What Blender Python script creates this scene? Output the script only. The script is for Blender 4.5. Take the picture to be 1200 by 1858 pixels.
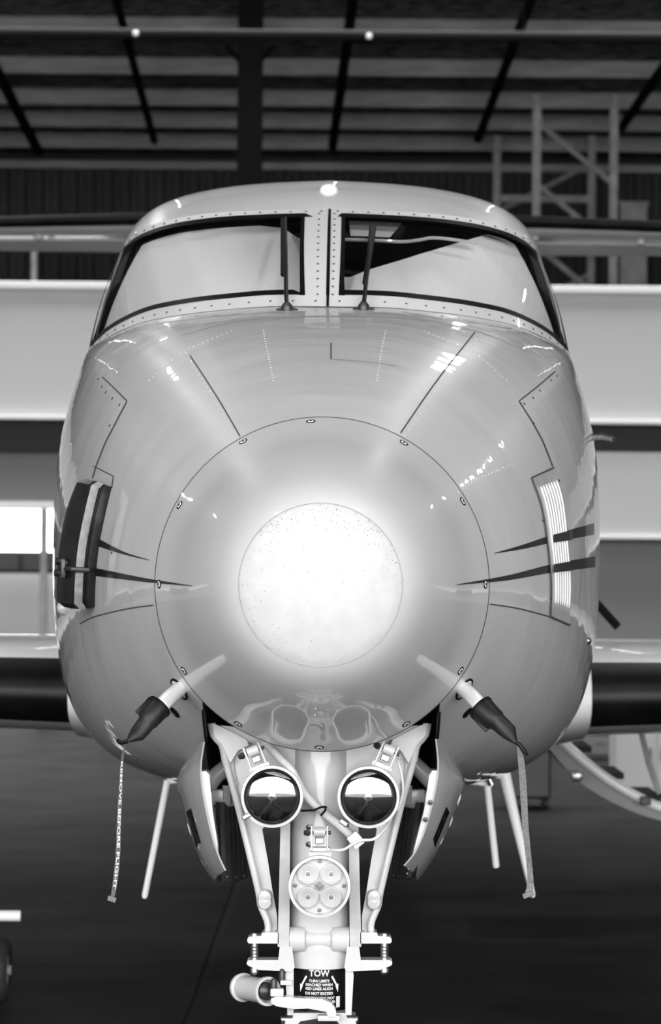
import bpy, bmesh, math, random
import numpy as np
from mathutils import Vector, Matrix
from mathutils.bvhtree import BVHTree

random.seed(7)
for o in list(bpy.data.objects):
    bpy.data.objects.remove(o, do_unlink=True)
SC = bpy.context.scene
COL = SC.collection

# ------------------------------------------------------------------ camera
F = 5300.0                       # focal length in pixels of the 1200x1858 frame
CAM = Vector((0.057, -7.0, 1.63))
VPX, VPY = 628.0, 1040.0
ROLL = math.radians(0.45)
cd = bpy.data.cameras.new('camera')
cam = bpy.data.objects.new('camera', cd)
COL.objects.link(cam)
cd.sensor_fit = 'VERTICAL'
cd.sensor_height = 36.0
cd.sensor_width = 36.0
cd.lens = F / 1858.0 * 36.0
cd.shift_x = -(VPX - 600.0) / 1858.0
cd.shift_y = (VPY - 929.0) / 1858.0
cd.clip_end = 500
cam.matrix_world = Matrix.Translation(CAM) @ Matrix.Rotation(math.radians(90), 4, 'X') @ Matrix.Rotation(ROLL, 4, 'Z')
cd.dof.use_dof = True
cd.dof.focus_distance = 7.0
cd.dof.aperture_fstop = 6.3
SC.camera = cam

# ------------------------------------------------------------------ world, lights, exposure
w = bpy.data.worlds.new('overcast_sky')
SC.world = w
w.use_nodes = True
bgn = w.node_tree.nodes['Background']
bgn.inputs[0].default_value = (1, 1, 1, 1)
bgn.inputs[1].default_value = 9.2
SC.view_settings.view_transform = 'Standard'
SC.view_settings.look = 'None'
SC.view_settings.gamma = 1.0
SC.view_settings.use_curve_mapping = False
SC.view_settings.exposure = 0.0
DOOR_Y = -14.0
HX = 14.0                        # hangar half width
DOOR_H = 8.2
pl = bpy.data.lights.new('door_portal', 'AREA')
pl.shape = 'RECTANGLE'
pl.size = 27.0
pl.size_y = DOOR_H
pl.cycles.is_portal = True
po = bpy.data.objects.new('door_portal', pl)
COL.objects.link(po)
po.location = (0, DOOR_Y, DOOR_H / 2)
po.rotation_euler = (math.radians(90), 0, 0)
SKX, SKY0, SKY1 = 11.0, 17.0, 24.5           # unseen roof opening, added to bring daylight to the rear
pl2 = bpy.data.lights.new('added_skylight_portal', 'AREA')
pl2.shape = 'RECTANGLE'
pl2.size = 2 * SKX
pl2.size_y = SKY1 - SKY0
pl2.cycles.is_portal = True
po2 = bpy.data.objects.new('added_skylight_portal', pl2)
COL.objects.link(po2)
po2.location = (0, (SKY0 + SKY1) / 2, 7.33 + .1 * (33.0 - (SKY0 + SKY1) / 2) + .12)
po2.rotation_euler = (math.atan(-.1), 0, 0)


# ------------------------------------------------------------------ helpers
def P(px, py, d):
    """point seen at pixel (px, py) at depth d in front of the camera"""
    dx, dy = px - VPX, py - VPY
    c, s = math.cos(ROLL), math.sin(ROLL)
    ux, uy = dx * c + dy * s, -dx * s + dy * c
    return Vector((CAM.x + ux * d / F, CAM.y + d, CAM.z - uy * d / F))


def crs(pts, n):
    """resample a polyline of tuples with a Catmull-Rom curve at n evenly spaced points"""
    p = np.array([tuple(q) for q in pts], float)
    if len(p) == 2:
        t = np.linspace(0, 1, n)[:, None]
        return p[0] * (1 - t) + p[1] * t
    q = np.vstack([2 * p[0] - p[1], p, 2 * p[-1] - p[-2]])
    out = []
    for i in range(1, len(q) - 2):
        for t in np.linspace(0, 1, 24, endpoint=False):
            a, b, c, d = q[i - 1], q[i], q[i + 1], q[i + 2]
            out.append(.5 * (2 * b + (c - a) * t + (2 * a - 5 * b + 4 * c - d) * t * t + (3 * b - a - 3 * c + d) * t ** 3))
    out.append(p[-1])
    out = np.array(out)
    L = np.concatenate([[0], np.cumsum(np.linalg.norm(np.diff(out, axis=0), axis=1))])
    s = np.linspace(0, L[-1], n)
    return np.stack([np.interp(s, L, out[:, k]) for k in range(out.shape[1])], axis=1)


def lin(pts, n):
    p = np.array([tuple(q) for q in pts], float)
    L = np.concatenate([[0], np.cumsum(np.linalg.norm(np.diff(p, axis=0), axis=1))])
    s = np.linspace(0, L[-1], n)
    return np.stack([np.interp(s, L, p[:, k]) for k in range(p.shape[1])], axis=1)


class MB:
    """collects shapes into one mesh"""
    def __init__(self):
        self.v, self.f, self.m = [], [], []

    def add(self, vs, fs, mi=0):
        b = len(self.v)
        self.v += [tuple(q) for q in vs]
        self.f += [tuple(b + i for i in q) for q in fs]
        self.m += [mi] * len(fs)
        return self

    def grid(self, G, closed_u=False, flip=False, mi=0):
        """G[i][j] rows of points"""
        n, k = len(G), len(G[0])
        vs = [q for r in G for q in r]
        fs = []
        for i in range(n - 1):
            for j in range(k if closed_u else k - 1):
                a, b = i * k + j, i * k + (j + 1) % k
                q = (a, b, b + k, a + k)
                fs.append(q[::-1] if flip else q)
        return self.add(vs, fs, mi)

    def box(self, c, s, rot=None, mi=0, bev=0.0):
        hx, hy, hz = s[0] / 2, s[1] / 2, s[2] / 2
        if bev > 0:
            bm = bmesh.new()
            bmesh.ops.create_cube(bm, size=1.0)
            bmesh.ops.scale(bm, vec=s, verts=bm.verts)
            bmesh.ops.bevel(bm, geom=bm.edges[:], offset=bev, segments=2, affect='EDGES', profile=.5)
            bm.verts.index_update()
            vs = [v.co.copy() for v in bm.verts]
            fs = [[v.index for v in f.verts] for f in bm.faces]
            bm.free()
        else:
            vs = [Vector((x, y, z)) for x in (-hx, hx) for y in (-hy, hy) for z in (-hz, hz)]
            fs = [(0, 1, 3, 2), (4, 6, 7, 5), (0, 4, 5, 1), (2, 3, 7, 6), (0, 2, 6, 4), (1, 5, 7, 3)]
        c = Vector(c)
        vs = [(rot @ v if rot else v) + c for v in vs]
        return self.add(vs, fs, mi)

    def tube(self, pts, r, seg=12, cap=True, mi=0):
        pts = [Vector(p) for p in pts]
        n = len(pts)
        rr = [r] * n if isinstance(r, (int, float)) else list(r)
        t0 = (pts[1] - pts[0]).normalized()
        up = Vector((0, 0, 1)) if abs(t0.z) < .9 else Vector((1, 0, 0))
        a = t0.cross(up).normalized()
        G = []
        for i in range(n):
            t = (pts[min(i + 1, n - 1)] - pts[max(i - 1, 0)]).normalized()
            a = (a - t * a.dot(t)).normalized()
            b = t.cross(a)
            G.append([pts[i] + (a * math.cos(2 * math.pi * k / seg) + b * math.sin(2 * math.pi * k / seg)) * rr[i] for k in range(seg)])
        base = len(self.v)
        self.grid(G, closed_u=True, mi=mi)
        if cap:
            self.f.append(tuple(base + k for k in range(seg))[::-1]); self.m.append(mi)
            self.f.append(tuple(base + (n - 1) * seg + k for k in range(seg))); self.m.append(mi)
        return self

    def lathe(self, prof, o, axis=(0, -1, 0), seg=32, mi=0):
        """prof: list of (r, h) with h along the axis from point o"""
        ax = Vector(axis).normalized()
        up = Vector((0, 0, 1)) if abs(ax.z) < .9 else Vector((1, 0, 0))
        a = ax.cross(up).normalized()
        b = ax.cross(a)
        o = Vector(o)
        G = [[o + ax * h + (a * math.cos(2 * math.pi * k / seg) + b * math.sin(2 * math.pi * k / seg)) * max(r, 1e-5) for k in range(seg)] for r, h in prof]
        return self.grid(G, closed_u=True, mi=mi)

    def prism(self, poly, d0, d1, mi=0):
        """polygon in pixels extruded between two depths, constant world size (taken at d0)"""
        n = len(poly)
        a = [P(x, y, d0) for x, y in poly]
        b = [q + Vector((0, d1 - d0, 0)) for q in a]
        fs = [tuple(range(n))[::-1], tuple(range(n, 2 * n))]
        fs += [(i, (i + 1) % n, n + (i + 1) % n, n + i) for i in range(n)]
        return self.add(a + b, fs, mi)

    def build(self, name, mats, parent=None, smooth=True, kind=None, label=None, cat=None, group=None, angle=40):
        me = bpy.data.meshes.new(name)
        me.from_pydata([tuple(q) for q in self.v], [], self.f)
        if not isinstance(mats, (list, tuple)):
            mats = [mats]
        for m in mats:
            me.materials.append(m)
        for p, mi in zip(me.polygons, self.m):
            p.material_index = mi
        bm = bmesh.new()
        bm.from_mesh(me)
        bmesh.ops.remove_doubles(bm, verts=bm.verts, dist=1e-6)
        bmesh.ops.recalc_face_normals(bm, faces=bm.faces)
        if smooth:
            for f in bm.faces:
                f.smooth = True
            for e in bm.edges:
                if len(e.link_faces) == 2 and e.calc_face_angle(0) > math.radians(angle):
                    e.smooth = False
        bm.to_mesh(me)
        bm.free()
        o = bpy.data.objects.new(name, me)
        COL.objects.link(o)
        link(o, parent)
        tag(o, label, cat, group, kind)
        return o


def root_loc(o):
    return o.location.copy() if o.parent is None else root_loc(o.parent) + o.location


def link(o, parent):
    if parent is not None:
        o.parent = parent
        o.matrix_parent_inverse = Matrix.Translation(-(parent.location if parent.parent is None else Vector((0, 0, 0))))


def tag(o, label=None, cat=None, group=None, kind=None):
    if label: o['label'] = label
    if cat: o['category'] = cat
    if group: o['group'] = group
    if kind: o['kind'] = kind
    return o


def thing(name, loc, label, cat, group=None):
    o = bpy.data.objects.new(name, None)
    o.empty_display_size = .1
    COL.objects.link(o)
    o.location = loc
    return tag(o, label, cat, group)


def mat(name, v, rough=.5, metal=0.0, coat=0.0, noise=0.0, nscale=8.0, stretch=(1, 1, 1), bump=0.0, bscale=20.0, v2=None, spec=.5, emit=0.0):
    m = bpy.data.materials.new(name)
    m.use_nodes = True
    nt = m.node_tree
    b = nt.nodes['Principled BSDF']
    b.inputs['Base Color'].default_value = (v, v, v, 1)
    b.inputs['Roughness'].default_value = rough
    b.inputs['Metallic'].default_value = metal
    b.inputs['Specular IOR Level'].default_value = spec
    b.inputs['Coat Weight'].default_value = coat
    b.inputs['Coat Roughness'].default_value = .02
    if emit:
        b.inputs['Emission Color'].default_value = (1, 1, 1, 1)
        b.inputs['Emission Strength'].default_value = emit
    if noise or v2 is not None or bump:
        tc = nt.nodes.new('ShaderNodeTexCoord')
        mp = nt.nodes.new('ShaderNodeMapping')
        mp.inputs['Scale'].default_value = stretch
        nt.links.new(tc.outputs['Object'], mp.inputs['Vector'])
    if noise or v2 is not None:
        n = nt.nodes.new('ShaderNodeTexNoise')
        n.inputs['Scale'].default_value = nscale
        n.inputs['Detail'].default_value = 6
        r = nt.nodes.new('ShaderNodeValToRGB')
        lo = max(v - noise, .001) if v2 is None else v
        hi = v + noise if v2 is None else v2
        r.color_ramp.elements[0].position = .35
        r.color_ramp.elements[1].position = .65
        r.color_ramp.elements[0].color = (lo, lo, lo, 1)
        r.color_ramp.elements[1].color = (hi, hi, hi, 1)
        nt.links.new(mp.outputs['Vector'], n.inputs['Vector'])
        nt.links.new(n.outputs['Fac'], r.inputs['Fac'])
        nt.links.new(r.outputs['Color'], b.inputs['Base Color'])
    if bump:
        n2 = nt.nodes.new('ShaderNodeTexNoise')
        n2.inputs['Scale'].default_value = bscale
        n2.inputs['Detail'].default_value = 2
        bp = nt.nodes.new('ShaderNodeBump')
        bp.inputs['Strength'].default_value = bump
        bp.inputs['Distance'].default_value = .01
        nt.links.new(mp.outputs['Vector'], n2.inputs['Vector'])
        nt.links.new(n2.outputs['Fac'], bp.inputs['Height'])
        nt.links.new(bp.outputs['Normal'], b.inputs['Normal'])
        if coat:
            nt.links.new(bp.outputs['Normal'], b.inputs['Coat Normal'])
    return m


def glass_mat(name, tint=.92, ior=1.45):
    m = bpy.data.materials.new(name)
    m.use_nodes = True
    nt = m.node_tree
    nt.nodes.clear()
    out = nt.nodes.new('ShaderNodeOutputMaterial')
    mx = nt.nodes.new('ShaderNodeMixShader')
    fr = nt.nodes.new('ShaderNodeFresnel')
    fr.inputs['IOR'].default_value = ior
    tr = nt.nodes.new('ShaderNodeBsdfTransparent')
    tr.inputs[0].default_value = (tint, tint, tint, 1)
    gl = nt.nodes.new('ShaderNodeBsdfGlossy')
    gl.inputs['Roughness'].default_value = .01
    nt.links.new(fr.outputs[0], mx.inputs[0])
    nt.links.new(tr.outputs[0], mx.inputs[1])
    nt.links.new(gl.outputs[0], mx.inputs[2])
    nt.links.new(mx.outputs[0], out.inputs[0])
    return m


M = dict(
    nose=mat('nose_paint', .54, .35, coat=1.0, bump=.30, bscale=4.0, stretch=(.7, 2.2, .9), noise=.015, nscale=3, spec=.2),
    radome=mat('radome_paint', .49, .35, coat=1.0, noise=.012, nscale=4, spec=.2),
    boot_tip=mat('erosion_boot', .50, .55, noise=.02, nscale=30, spec=.25),
    white=mat('white_paint', .85, .28, coat=.6),
    roofw=mat('roof_paint', .92, .3, coat=.8),
    gear=mat('gear_enamel', .52, .25, coat=.6, noise=.025, nscale=14, spec=.2),
    gearg=mat('gear_grey_enamel', .40, .35, coat=.3, noise=.05, nscale=18),
    seal=mat('black_seal', .004, .45, spec=.2),
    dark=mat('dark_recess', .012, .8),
    lining=mat('cockpit_shade_lining', .015, .8),
    stripe=mat('dark_stripe_paint', .006, .3, coat=.3, spec=.2),
    seam=mat('panel_gap', .05, .6),
    steel=mat('bare_steel', .45, .3, metal=1.0, noise=.1, nscale=40),
    darksteel=mat('dark_steel', .05, .4, metal=.6),
    chrome=mat('dark_reflector', .10, .06, metal=1.0),
    fabric=mat('sunshade_fabric', .92, .7, bump=.25, bscale=7),
    black_vinyl=mat('black_vinyl', .010, .42, bump=.15, bscale=30, noise=.005, nscale=25, spec=.25),
    blackboot=mat('deice_boot_rubber', .006, .4, noise=.003, nscale=6, spec=.2),
    placard=mat('black_placard', .004, .4, spec=.2),
    letter=mat('white_lettering', .8, .5),
    strap_l=mat('strap_webbing', .10, .8, noise=.04, nscale=150),
    strap_r=mat('plain_strap_webbing', .16, .85, noise=.04, nscale=150),
    stitch=mat('stitching', .55, .6),
    framew=mat('windshield_frame_paint', .62, .3, coat=.6),
    vanp=mat('van_paint', .045, .4),
    stair=mat('airstair_skin', .22, .45),
    pipe=mat('pipe_paint', .010, .6, spec=.2),
    faint=mat('faint_panel_gap', .30, .5),
    ledlens=glass_mat('led_lens_glass', .96, 1.3),
    rubber=mat('tyre_rubber', .015, .7, noise=.006, nscale=20),
    rib=mat('ribbed_door_liner', .05, .45, noise=.02, nscale=12),
    lip=mat('cover_edge_binding', .24, .6, noise=.06, nscale=40),
    floor=mat('floor_concrete', .008, .75, v2=.024, nscale=1.6, bump=.06, bscale=6, spec=.12),
    joint=mat('floor_joint', .008, .9),
    roofsheet=mat('roof_sheet_dirty', .008, .8, v2=.24, nscale=5.0, stretch=(1, 3, 1)),
    purlin=mat('purlin_galvanised', .26, .55, noise=.06, nscale=1.5, stretch=(1, 1, 6)),
    frame=mat('dark_steel_frame', .004, .7, spec=.1),
    wall=mat('corrugated_wall', .040, .6, noise=.01, nscale=1.2, spec=.2),
    wallg=mat('corrugated_grey', .24, .6),
    panel=mat('white_panel', .52, .5),
    panelg=mat('grey_panel', .22, .6),
    rail=mat('white_rail', .85, .4),
    rack=mat('rack_steel', .28, .5, noise=.05, nscale=6),
    beam=mat('dark_beam', .022, .5, spec=.2),
    brick=mat('side_wall', .40, .8, noise=.01, nscale=2),
    apron=mat('apron_concrete', .45, .8, noise=.05, nscale=.4),
    tree=mat('tree_leaf', .03, .9, noise=.015, nscale=1),
    glass=glass_mat('window_glass', .985, 1.35),
    added_skylight=glass_mat('added_skylight_sheet', .8),
    lens=glass_mat('lens_glass', .96, 2.2),
    frost=mat('frosted_led', .50, .3, coat=.4),
    frost2=mat('led_grey', .14, .3),
    globe=mat('white_globe', .85, .3, emit=.3),
    lampe=mat('lamp_diffuser', .9, .4, emit=240.0),
    wirecover=mat('cable_sleeve', .62, .5, noise=.08, nscale=30),
    cabinet=mat('cabinet_paint', .02, .4, noise=.006),
    whitecab=mat('white_cabinet_paint', .6, .5),
)

# ================================================================== HANGAR
D2Y = lambda d: CAM.y + d
BACK = D2Y(40.0)
ROOF_S = .10


def roof_z(y):
    return 7.33 + ROOF_S * (BACK - y)


# floor and its slabs
fl = MB().box((0, (BACK + DOOR_Y) / 2, -.11), (2 * HX, BACK - DOOR_Y, .2)).build('floor', M['joint'], kind='structure', label='dark polished concrete hangar floor', smooth=False)
xs = [-HX, -12.5, -6.5, -.5, 5.5, 11.5, HX]
ys = [DOOR_Y, -7, -1, 5, 11, 17, 23, 29, BACK]
for i in range(len(xs) - 1):
    for j in range(len(ys) - 1):
        g = .02
        cx, cy = (xs[i] + xs[i + 1]) / 2, (ys[j] + ys[j + 1]) / 2
        MB().box((cx, cy, -.005), (xs[i + 1] - xs[i] - 2 * g, ys[j + 1] - ys[j] - g * .5, .01)).build('slab', M['floor'], fl, smooth=False)

# ground outside, front and back
MB().box((0, DOOR_Y - 60.1, -.06), (240, 120, .1)).build('apron_ground', M['apron'], kind='structure', label='pale concrete apron outside the hangar', smooth=False)
MB().box((0, BACK + 60.2, -.06), (240, 120, .1)).build('rear_ground', M['apron'], kind='structure', label='pale ground outside the rear doorway', smooth=False)

# back wall, corrugated, with a doorway at the left
def corrugated(x0, x1, z0, z1, y, pitch, depth, mb):
    prof, x = [], x0
    while x < x1 - 1e-6:
        for fx, dy in ((0, 0), (.45, 0), (.55, depth), (.92, depth)):
            xx = x + fx * pitch
            if xx < x1:
                prof.append((xx, y + dy))
        x += pitch
    prof.append((x1, y))
    mb.grid([[(a, b, z) for a, b in prof] for z in (z0, z1)])
    return mb


DX0, DX1, DZ = -5.9, -3.3, 2.75
bw = MB()
corrugated(-HX, DX0, 0, roof_z(BACK) + .3, BACK, .235, .09, bw)
corrugated(DX0, DX1, DZ, roof_z(BACK) + .3, BACK, .235, .09, bw)
corrugated(DX1, HX, 0, roof_z(BACK) + .3, BACK, .235, .09, bw)
bw.build('wall_back', M['wall'], kind='structure', label='dark corrugated steel back wall of the hangar', smooth=False)
for sgn, nm_ in ((-1, 'left'), (1, 'right')):
    MB().box((sgn * (HX + .1), (BACK + DOOR_Y) / 2, 6.5), (.2, BACK - DOOR_Y, 13)).build('wall_' + nm_, M['brick'], kind='structure', label='plain ' + nm_ + ' side wall of the hangar', smooth=False)
fw = MB()
fw.box((0, DOOR_Y - .1, (DOOR_H + 13) / 2), (2 * HX, .2, 13 - DOOR_H))
for s in (-1, 1):
    fw.box((s * 13.75, DOOR_Y - .1, DOOR_H / 2), (.5, .2, DOOR_H))
fw.build('wall_front', M['brick'], kind='structure', label='front wall of the hangar around the open main doorway', smooth=False)

# ceiling with purlins, rafters and bracing
y0, y1 = DOOR_Y, BACK + .2
ce = MB()
for xa, xb, ya, yb in ((-HX, HX, y0, SKY0), (-HX, -SKX, SKY0, SKY1), (SKX, HX, SKY0, SKY1), (-HX, HX, SKY1, y1)):
    for dz in (0, .1):
        ce.grid([[(x, y, roof_z(y) + dz) for x in (xa, xb)] for y in (ya, yb)])
ceil = ce.build('ceiling', M['roofsheet'], kind='structure', label='sloping hangar roof of dirty sheets on steel purlins', smooth=False)
for k in range(8):  # clear sheets over the added opening that lights the rear panels
    xa = -SKX + 2 * SKX * k / 8
    mb = MB()
    mb.grid([[(x, y, roof_z(y) + .05) for x in (xa + .02, xa + 2 * SKX / 8 - .02)] for y in (SKY0, SKY1)])
    mb.build('added_skylight_sheet', M['added_skylight'], ceil, smooth=False)
pd = [39.85, 38.7, 37.6, 36.5, 35.07, 33.4]
while pd[-1] > 1:
    pd.append(pd[-1] - 1.6)
pm = None
for d in pd:
    y = D2Y(d)
    z = roof_z(y)
    if y < DOOR_Y + .3:
        break
    if pm is None:
        mb = MB()
        mb.box((0, 0, -.12), (2 * HX, .012, .19))
        mb.box((0, .035, -.022), (2 * HX, .07, .012))
        mb.box((0, .035, -.214), (2 * HX, .07, .012))
        po_ = mb.build('purlin', M['purlin'], ceil, smooth=False)
        pm = po_
    else:
        po_ = pm.copy()
        COL.objects.link(po_)
        link(po_, ceil)
    po_.location = (0, y, z)

def roofbar(a, b, w=.12, name='brace', up=0.0, m='frame'):
    A, B = P(a[0], a[1], a[2] * .955), P(b[0], b[1], b[2] * .955)
    A.z += up; B.z += up
    d = (B - A)
    MB().tube([A, B], w / 2, 8).build(name, M[m], ceil)

roofbar((203, -30, 32.6), (280, 256, 38.9), .10)
roofbar((645, -30, 32.6), (604, 266, 39.2), .12)
roofbar((975, -30, 32.6), (868, 252, 38.9), .12)
roofbar((1240, 70, 34.6), (1128, 232, 38.4), .12)
roofbar((-20, 100, 35.0), (70, 275, 39.5), .14)
MB().box((P(-50, 283, 39.7).x + 8, D2Y(39.75), P(600, 286, 39.7).z), (2 * HX - 1, .1, .1)).build('eave_beam', M['beam'], ceil, smooth=False)

# pipe with two globe lamps, dark column
pipe = thing('overhead_pipe', (0, D2Y(30), P(600, 64, 30).z), 'dark horizontal pipe running across under the hangar roof', 'pipe')
MB().tube([P(-900, 64 - 11, 30), P(2100, 64 + 11, 30)], .058, 12).build('tube', M['pipe'], pipe)
for px in (-420, 950, 1700):
    a = P(px, 64, 30)
    MB().tube([a, (a.x, a.y, roof_z(a.y))], .012, 6).build('hanger', M['frame'], pipe)
for px, py in ((247, 62), (670, 67)):
    a = P(px, py, 29.9)
    MB().lathe([(0, -.032), (.02, -.026), (.031, -.01), (.031, .01), (.02, .026), (0, .032)], a - Vector((0, .05, 0)), (0, 0, 1), 16).build('globe_lamp', M['globe'], pipe, label='small white globe lamp')

cx = P(454, 200, 32)
col = thing('steel_column', (cx.x, cx.y, 0), 'dark steel column rising to the roof behind the aircraft', 'column')
zt = roof_z(cx.y) - .06
mb = MB()
mb.box((cx.x, cx.y, zt / 2), (.02, .26, zt))
for s in (-1, 1):
    mb.box((cx.x, cx.y + s * .13, zt / 2), (.27, .018, zt))
mb.build('shaft', M['frame'], col, smooth=False)
for s in (-1, 1):
    a = P(454 + s * 14, 112, 32); b = P(454 + s * 45, 84, 32)
    MB().tube([a, b], .035, 8).build('knee_brace', M['frame'], col)

# mezzanine at the back: white parapet, dark beam, infill below
mz = thing('mezzanine', (0, D2Y(31), 0), 'white fronted mezzanine across the back of the hangar', 'mezzanine')
zt, zb = P(600, 523, 30).z, P(600, 762, 30).z
MB().box((0, D2Y(30) + .04, (zt + zb) / 2), (26, .08, zt - zb)).build('parapet', M['panel'], mz, smooth=False)
MB().box((0, D2Y(30) + .0, zt), (26, .2, .08), bev=.015).build('top_rail', M['rail'], mz, smooth=False)
MB().box((0, D2Y(30) + .0, zb), (26, .2, .05), bev=.012).build('bottom_rail', M['rail'], mz, smooth=False)
z2 = P(600, 824, 30).z
mb = MB()
mb.box((0, D2Y(30) + .2, (zb + z2) / 2), (26, .02, zb - z2))
mb.box((0, D2Y(30) + .16, z2 + .01), (26, .16, .02))
mb.build('edge_beam', M['beam'], mz, smooth=False)
MB().box((0, D2Y(35) + .1, zb + .02), (26, 9.7, .06)).build('deck', M['frame'], mz, smooth=False)
# left infill and doorway frame
xa, xb = P(-700, 900, 30).x, P(180, 900, 30).x
z3 = P(60, 911, 30).z
corrugated(xa, xb, z3, z2, D2Y(30) + .22, .04, .015, MB()).build('corrugated_infill', M['wallg'], mz, smooth=False)
MB().box(((xa + xb) / 2, D2Y(30) + .2, z3 - .03), (xb - xa, .1, .08), bev=.01).build('door_header', M['rail'], mz, smooth=False)
for px in (-330, 76, 180):
    xx = P(px, 1000, 30).x
    MB().box((xx, D2Y(30) + .2, (z3 - .07) / 2), (.07, .08, z3 - .07), bev=.008).build('door_post', M['rack'], mz, smooth=False)
# right infill
xa, xb = P(1010, 900, 30).x, P(2300, 900, 30).x
z4, z5 = P(1140, 820, 30).z, P(1140, 974, 30).z
MB().box(((xa + xb) / 2, D2Y(30) + .1, (z4 + z5) / 2), (xb - xa, .1, z4 - z5)).build('lower_panel', M['panel'], mz, smooth=False)
MB().box(((xa + xb) / 2, D2Y(30) + .08, z5), (xb - xa, .16, .05), bev=.01).build('lower_panel_rail', M['rail'], mz, smooth=False)
MB().box(((xa + xb) / 2, D2Y(30) + .45, z5 / 2), (xb - xa, .06, z5)).build('grey_wall_panel', M['panelg'], mz, smooth=False)
for px in (-1500, 1010, 2300):
    xx = P(px, 1000, 30).x
    MB().box((xx, D2Y(30) + .3, z2 / 2), (.15, .15, z2)).build('support_post', M['beam'], mz, smooth=False)
DECK = zb + .05

# racking on the mezzanine
def rack(name, xl, xr, d, dd, topy, label, diag):
    A = P(xl, topy, d)
    r = thing(name, (P((xl + xr) / 2, 600, d).x, D2Y(d), DECK), label, 'rack', 'steel racking frames')
    zt = A.z
    X0, X1 = P(xl, 300, d).x, P(xr, 300, d).x
    for x in (X0, X1):
        MB().box((x, D2Y(d), (DECK + zt) / 2), (.10, .07, zt - DECK), bev=.008).build('upright', M['rack'], r, smooth=False)
    for z in np.arange(zt - .35, DECK + .5, -.72):
        a, b = Vector((X0 + .04, D2Y(d), z)), Vector((X1 - .04, D2Y(d), z - .65))
        if not diag: a, b = Vector((X0, D2Y(d), z - .65)), Vector((X1, D2Y(d), z))
        MB().tube([a, b], .035, 6).build('diagonal_brace', M['rack'], r)
    return r

rack('rack_frame', 974, 1114, 34, 0, 172, 'nearer steel rack end frame with diagonal braces on the mezzanine', True)
r2 = rack('rack_frame', 902, 1074, 38, 0, 246, 'farther dim steel rack end frame behind the nearer one', False)
MB().box((P(990, 362, 38).x, D2Y(38) - .06, P(990, 362, 38).z), (1.15, .05, .09)).build('shelf_beam', M['rack'], r2, smooth=False)
a = P(1148, 384, 37)
bx = thing('storage_box', (a.x, a.y, DECK), 'grey storage box on the mezzanine, right of the racking', 'box')
MB().box((a.x, a.y, (DECK + a.z + .1) / 2), (.34, .4, a.z + .1 - DECK - .06), bev=.01).build('carcass', M['rack'], bx, smooth=False)
MB().box((a.x, a.y, a.z + .08), (.38, .44, .05), bev=.01).build('lid', M['rack'], bx, smooth=False)
a = P(62, 480, 31)
ps = thing('handrail_post', (a.x, a.y, DECK), 'thin grey post standing behind the white parapet, far left', 'post')
MB().box((a.x, a.y, (DECK + 5.3) / 2), (.06, .06, 5.3 - DECK), bev=.006).build('post', M['rack'], ps, smooth=False)
MB().box((a.x, a.y, DECK + .01), (.14, .14, .02)).build('foot_plate', M['rack'], ps, smooth=False)

# white van outside the rear doorway
vd = 56.0
vx0, vx1 = P(-140, 1000, vd).x, P(150, 1000, vd).x
vy = D2Y(vd)
van = thing('van', ((vx0 + vx1) / 2, vy, 0), 'grey van with dark windows parked outside the rear doorway', 'van')
zr_, zw = P(50, 1000, vd).z, P(50, 1040, vd).z
MB().box(((vx0 + vx1) / 2, vy + .85, (zw + .35) / 2), (vx1 - vx0, 1.7, zw - .35), bev=.06).build('body', M['vanp'], van)
MB().box(((vx0 + vx1) / 2, vy + .85, (zr_ + zw) / 2), (vx1 - vx0 - .3, 1.5, zr_ - zw), bev=.05).build('cabin', M['frame'], van)
for k in range(3):
    x = vx0 + .5 + (vx1 - vx0 - 1.0) * (k + .5) / 3
    MB().box((x, vy + .09, (zr_ + zw) / 2), ((vx1 - vx0) / 3 - .45, .03, zr_ - zw - .12), bev=.01).build('window', M['seal'], van, smooth=False)
for x in (vx0 + .55, vx1 - .55):
    MB().lathe([(0, -.1), (.2, -.1), (.33, -.09), (.33, .09), (.2, .1), (0, .1)], (x, vy + .12, .33), (0, 1, 0), 24).build('wheel', M['rubber'], van)

# ================================================================== AIRCRAFT
AC = thing('aircraft', (0, 0, 0), 'white twin-engine aircraft parked nose-on in the hangar, T-tail behind', 'aircraft')
ZR = P(585, 1060, 7.0).z
RR = .40
TH_N = 145


def half(pts):
    """pixel points of the left side -> world points mirrored to +X, first one on the centre plane"""
    out = []
    for i, (x, y, d) in enumerate(pts):
        q = P(x, y, d)
        out.append((0.0 if i == 0 else -q.x, q.y, q.z))
    return out


Bpts = half([(595, 557, 8.10), (490, 557, 8.12), (420, 562, 8.17), (343, 570, 8.27), (273, 582, 8.42), (230, 596, 8.55), (187, 618, 8.72), (161, 638, 8.85)])
Tpts = half([(595, 382, 8.65), (446, 386, 8.68), (360, 393, 8.73), (295, 405, 8.80), (255, 420, 8.88), (233, 438, 8.95), (224, 455, 9.0)])
# lower contour of the nose end section (below the windshield corner)
low_px = [(146, 680, 8.83), (128, 740, 8.80), (115, 800, 8.78), (108, 870, 8.76), (106, 950, 8.75), (106, 1040, 8.75), (109, 1120, 8.75), (118, 1200, 8.75), (135, 1265, 8.75), (163, 1318, 8.75), (205, 1360, 8.75), (260, 1388, 8.75), (340, 1408, 8.75), (440, 1416, 8.75)]
lowpts = [(-P(*q).x, P(*q).y, P(*q).z) for q in low_px] + [(0, D2Y(8.75), P(590, 1419, 8.75).z)]


def by_theta(pts, n=None):
    a = crs(pts, 600)
    th = np.arctan2(a[:, 0], a[:, 2] - ZR)
    th[-1] = math.pi if abs(a[-1, 0]) < 1e-6 and a[-1, 2] < ZR else th[-1]
    r = np.hypot(a[:, 0], a[:, 2] - ZR)
    th = np.maximum.accumulate(th)
    return th, r, a[:, 1]


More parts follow.
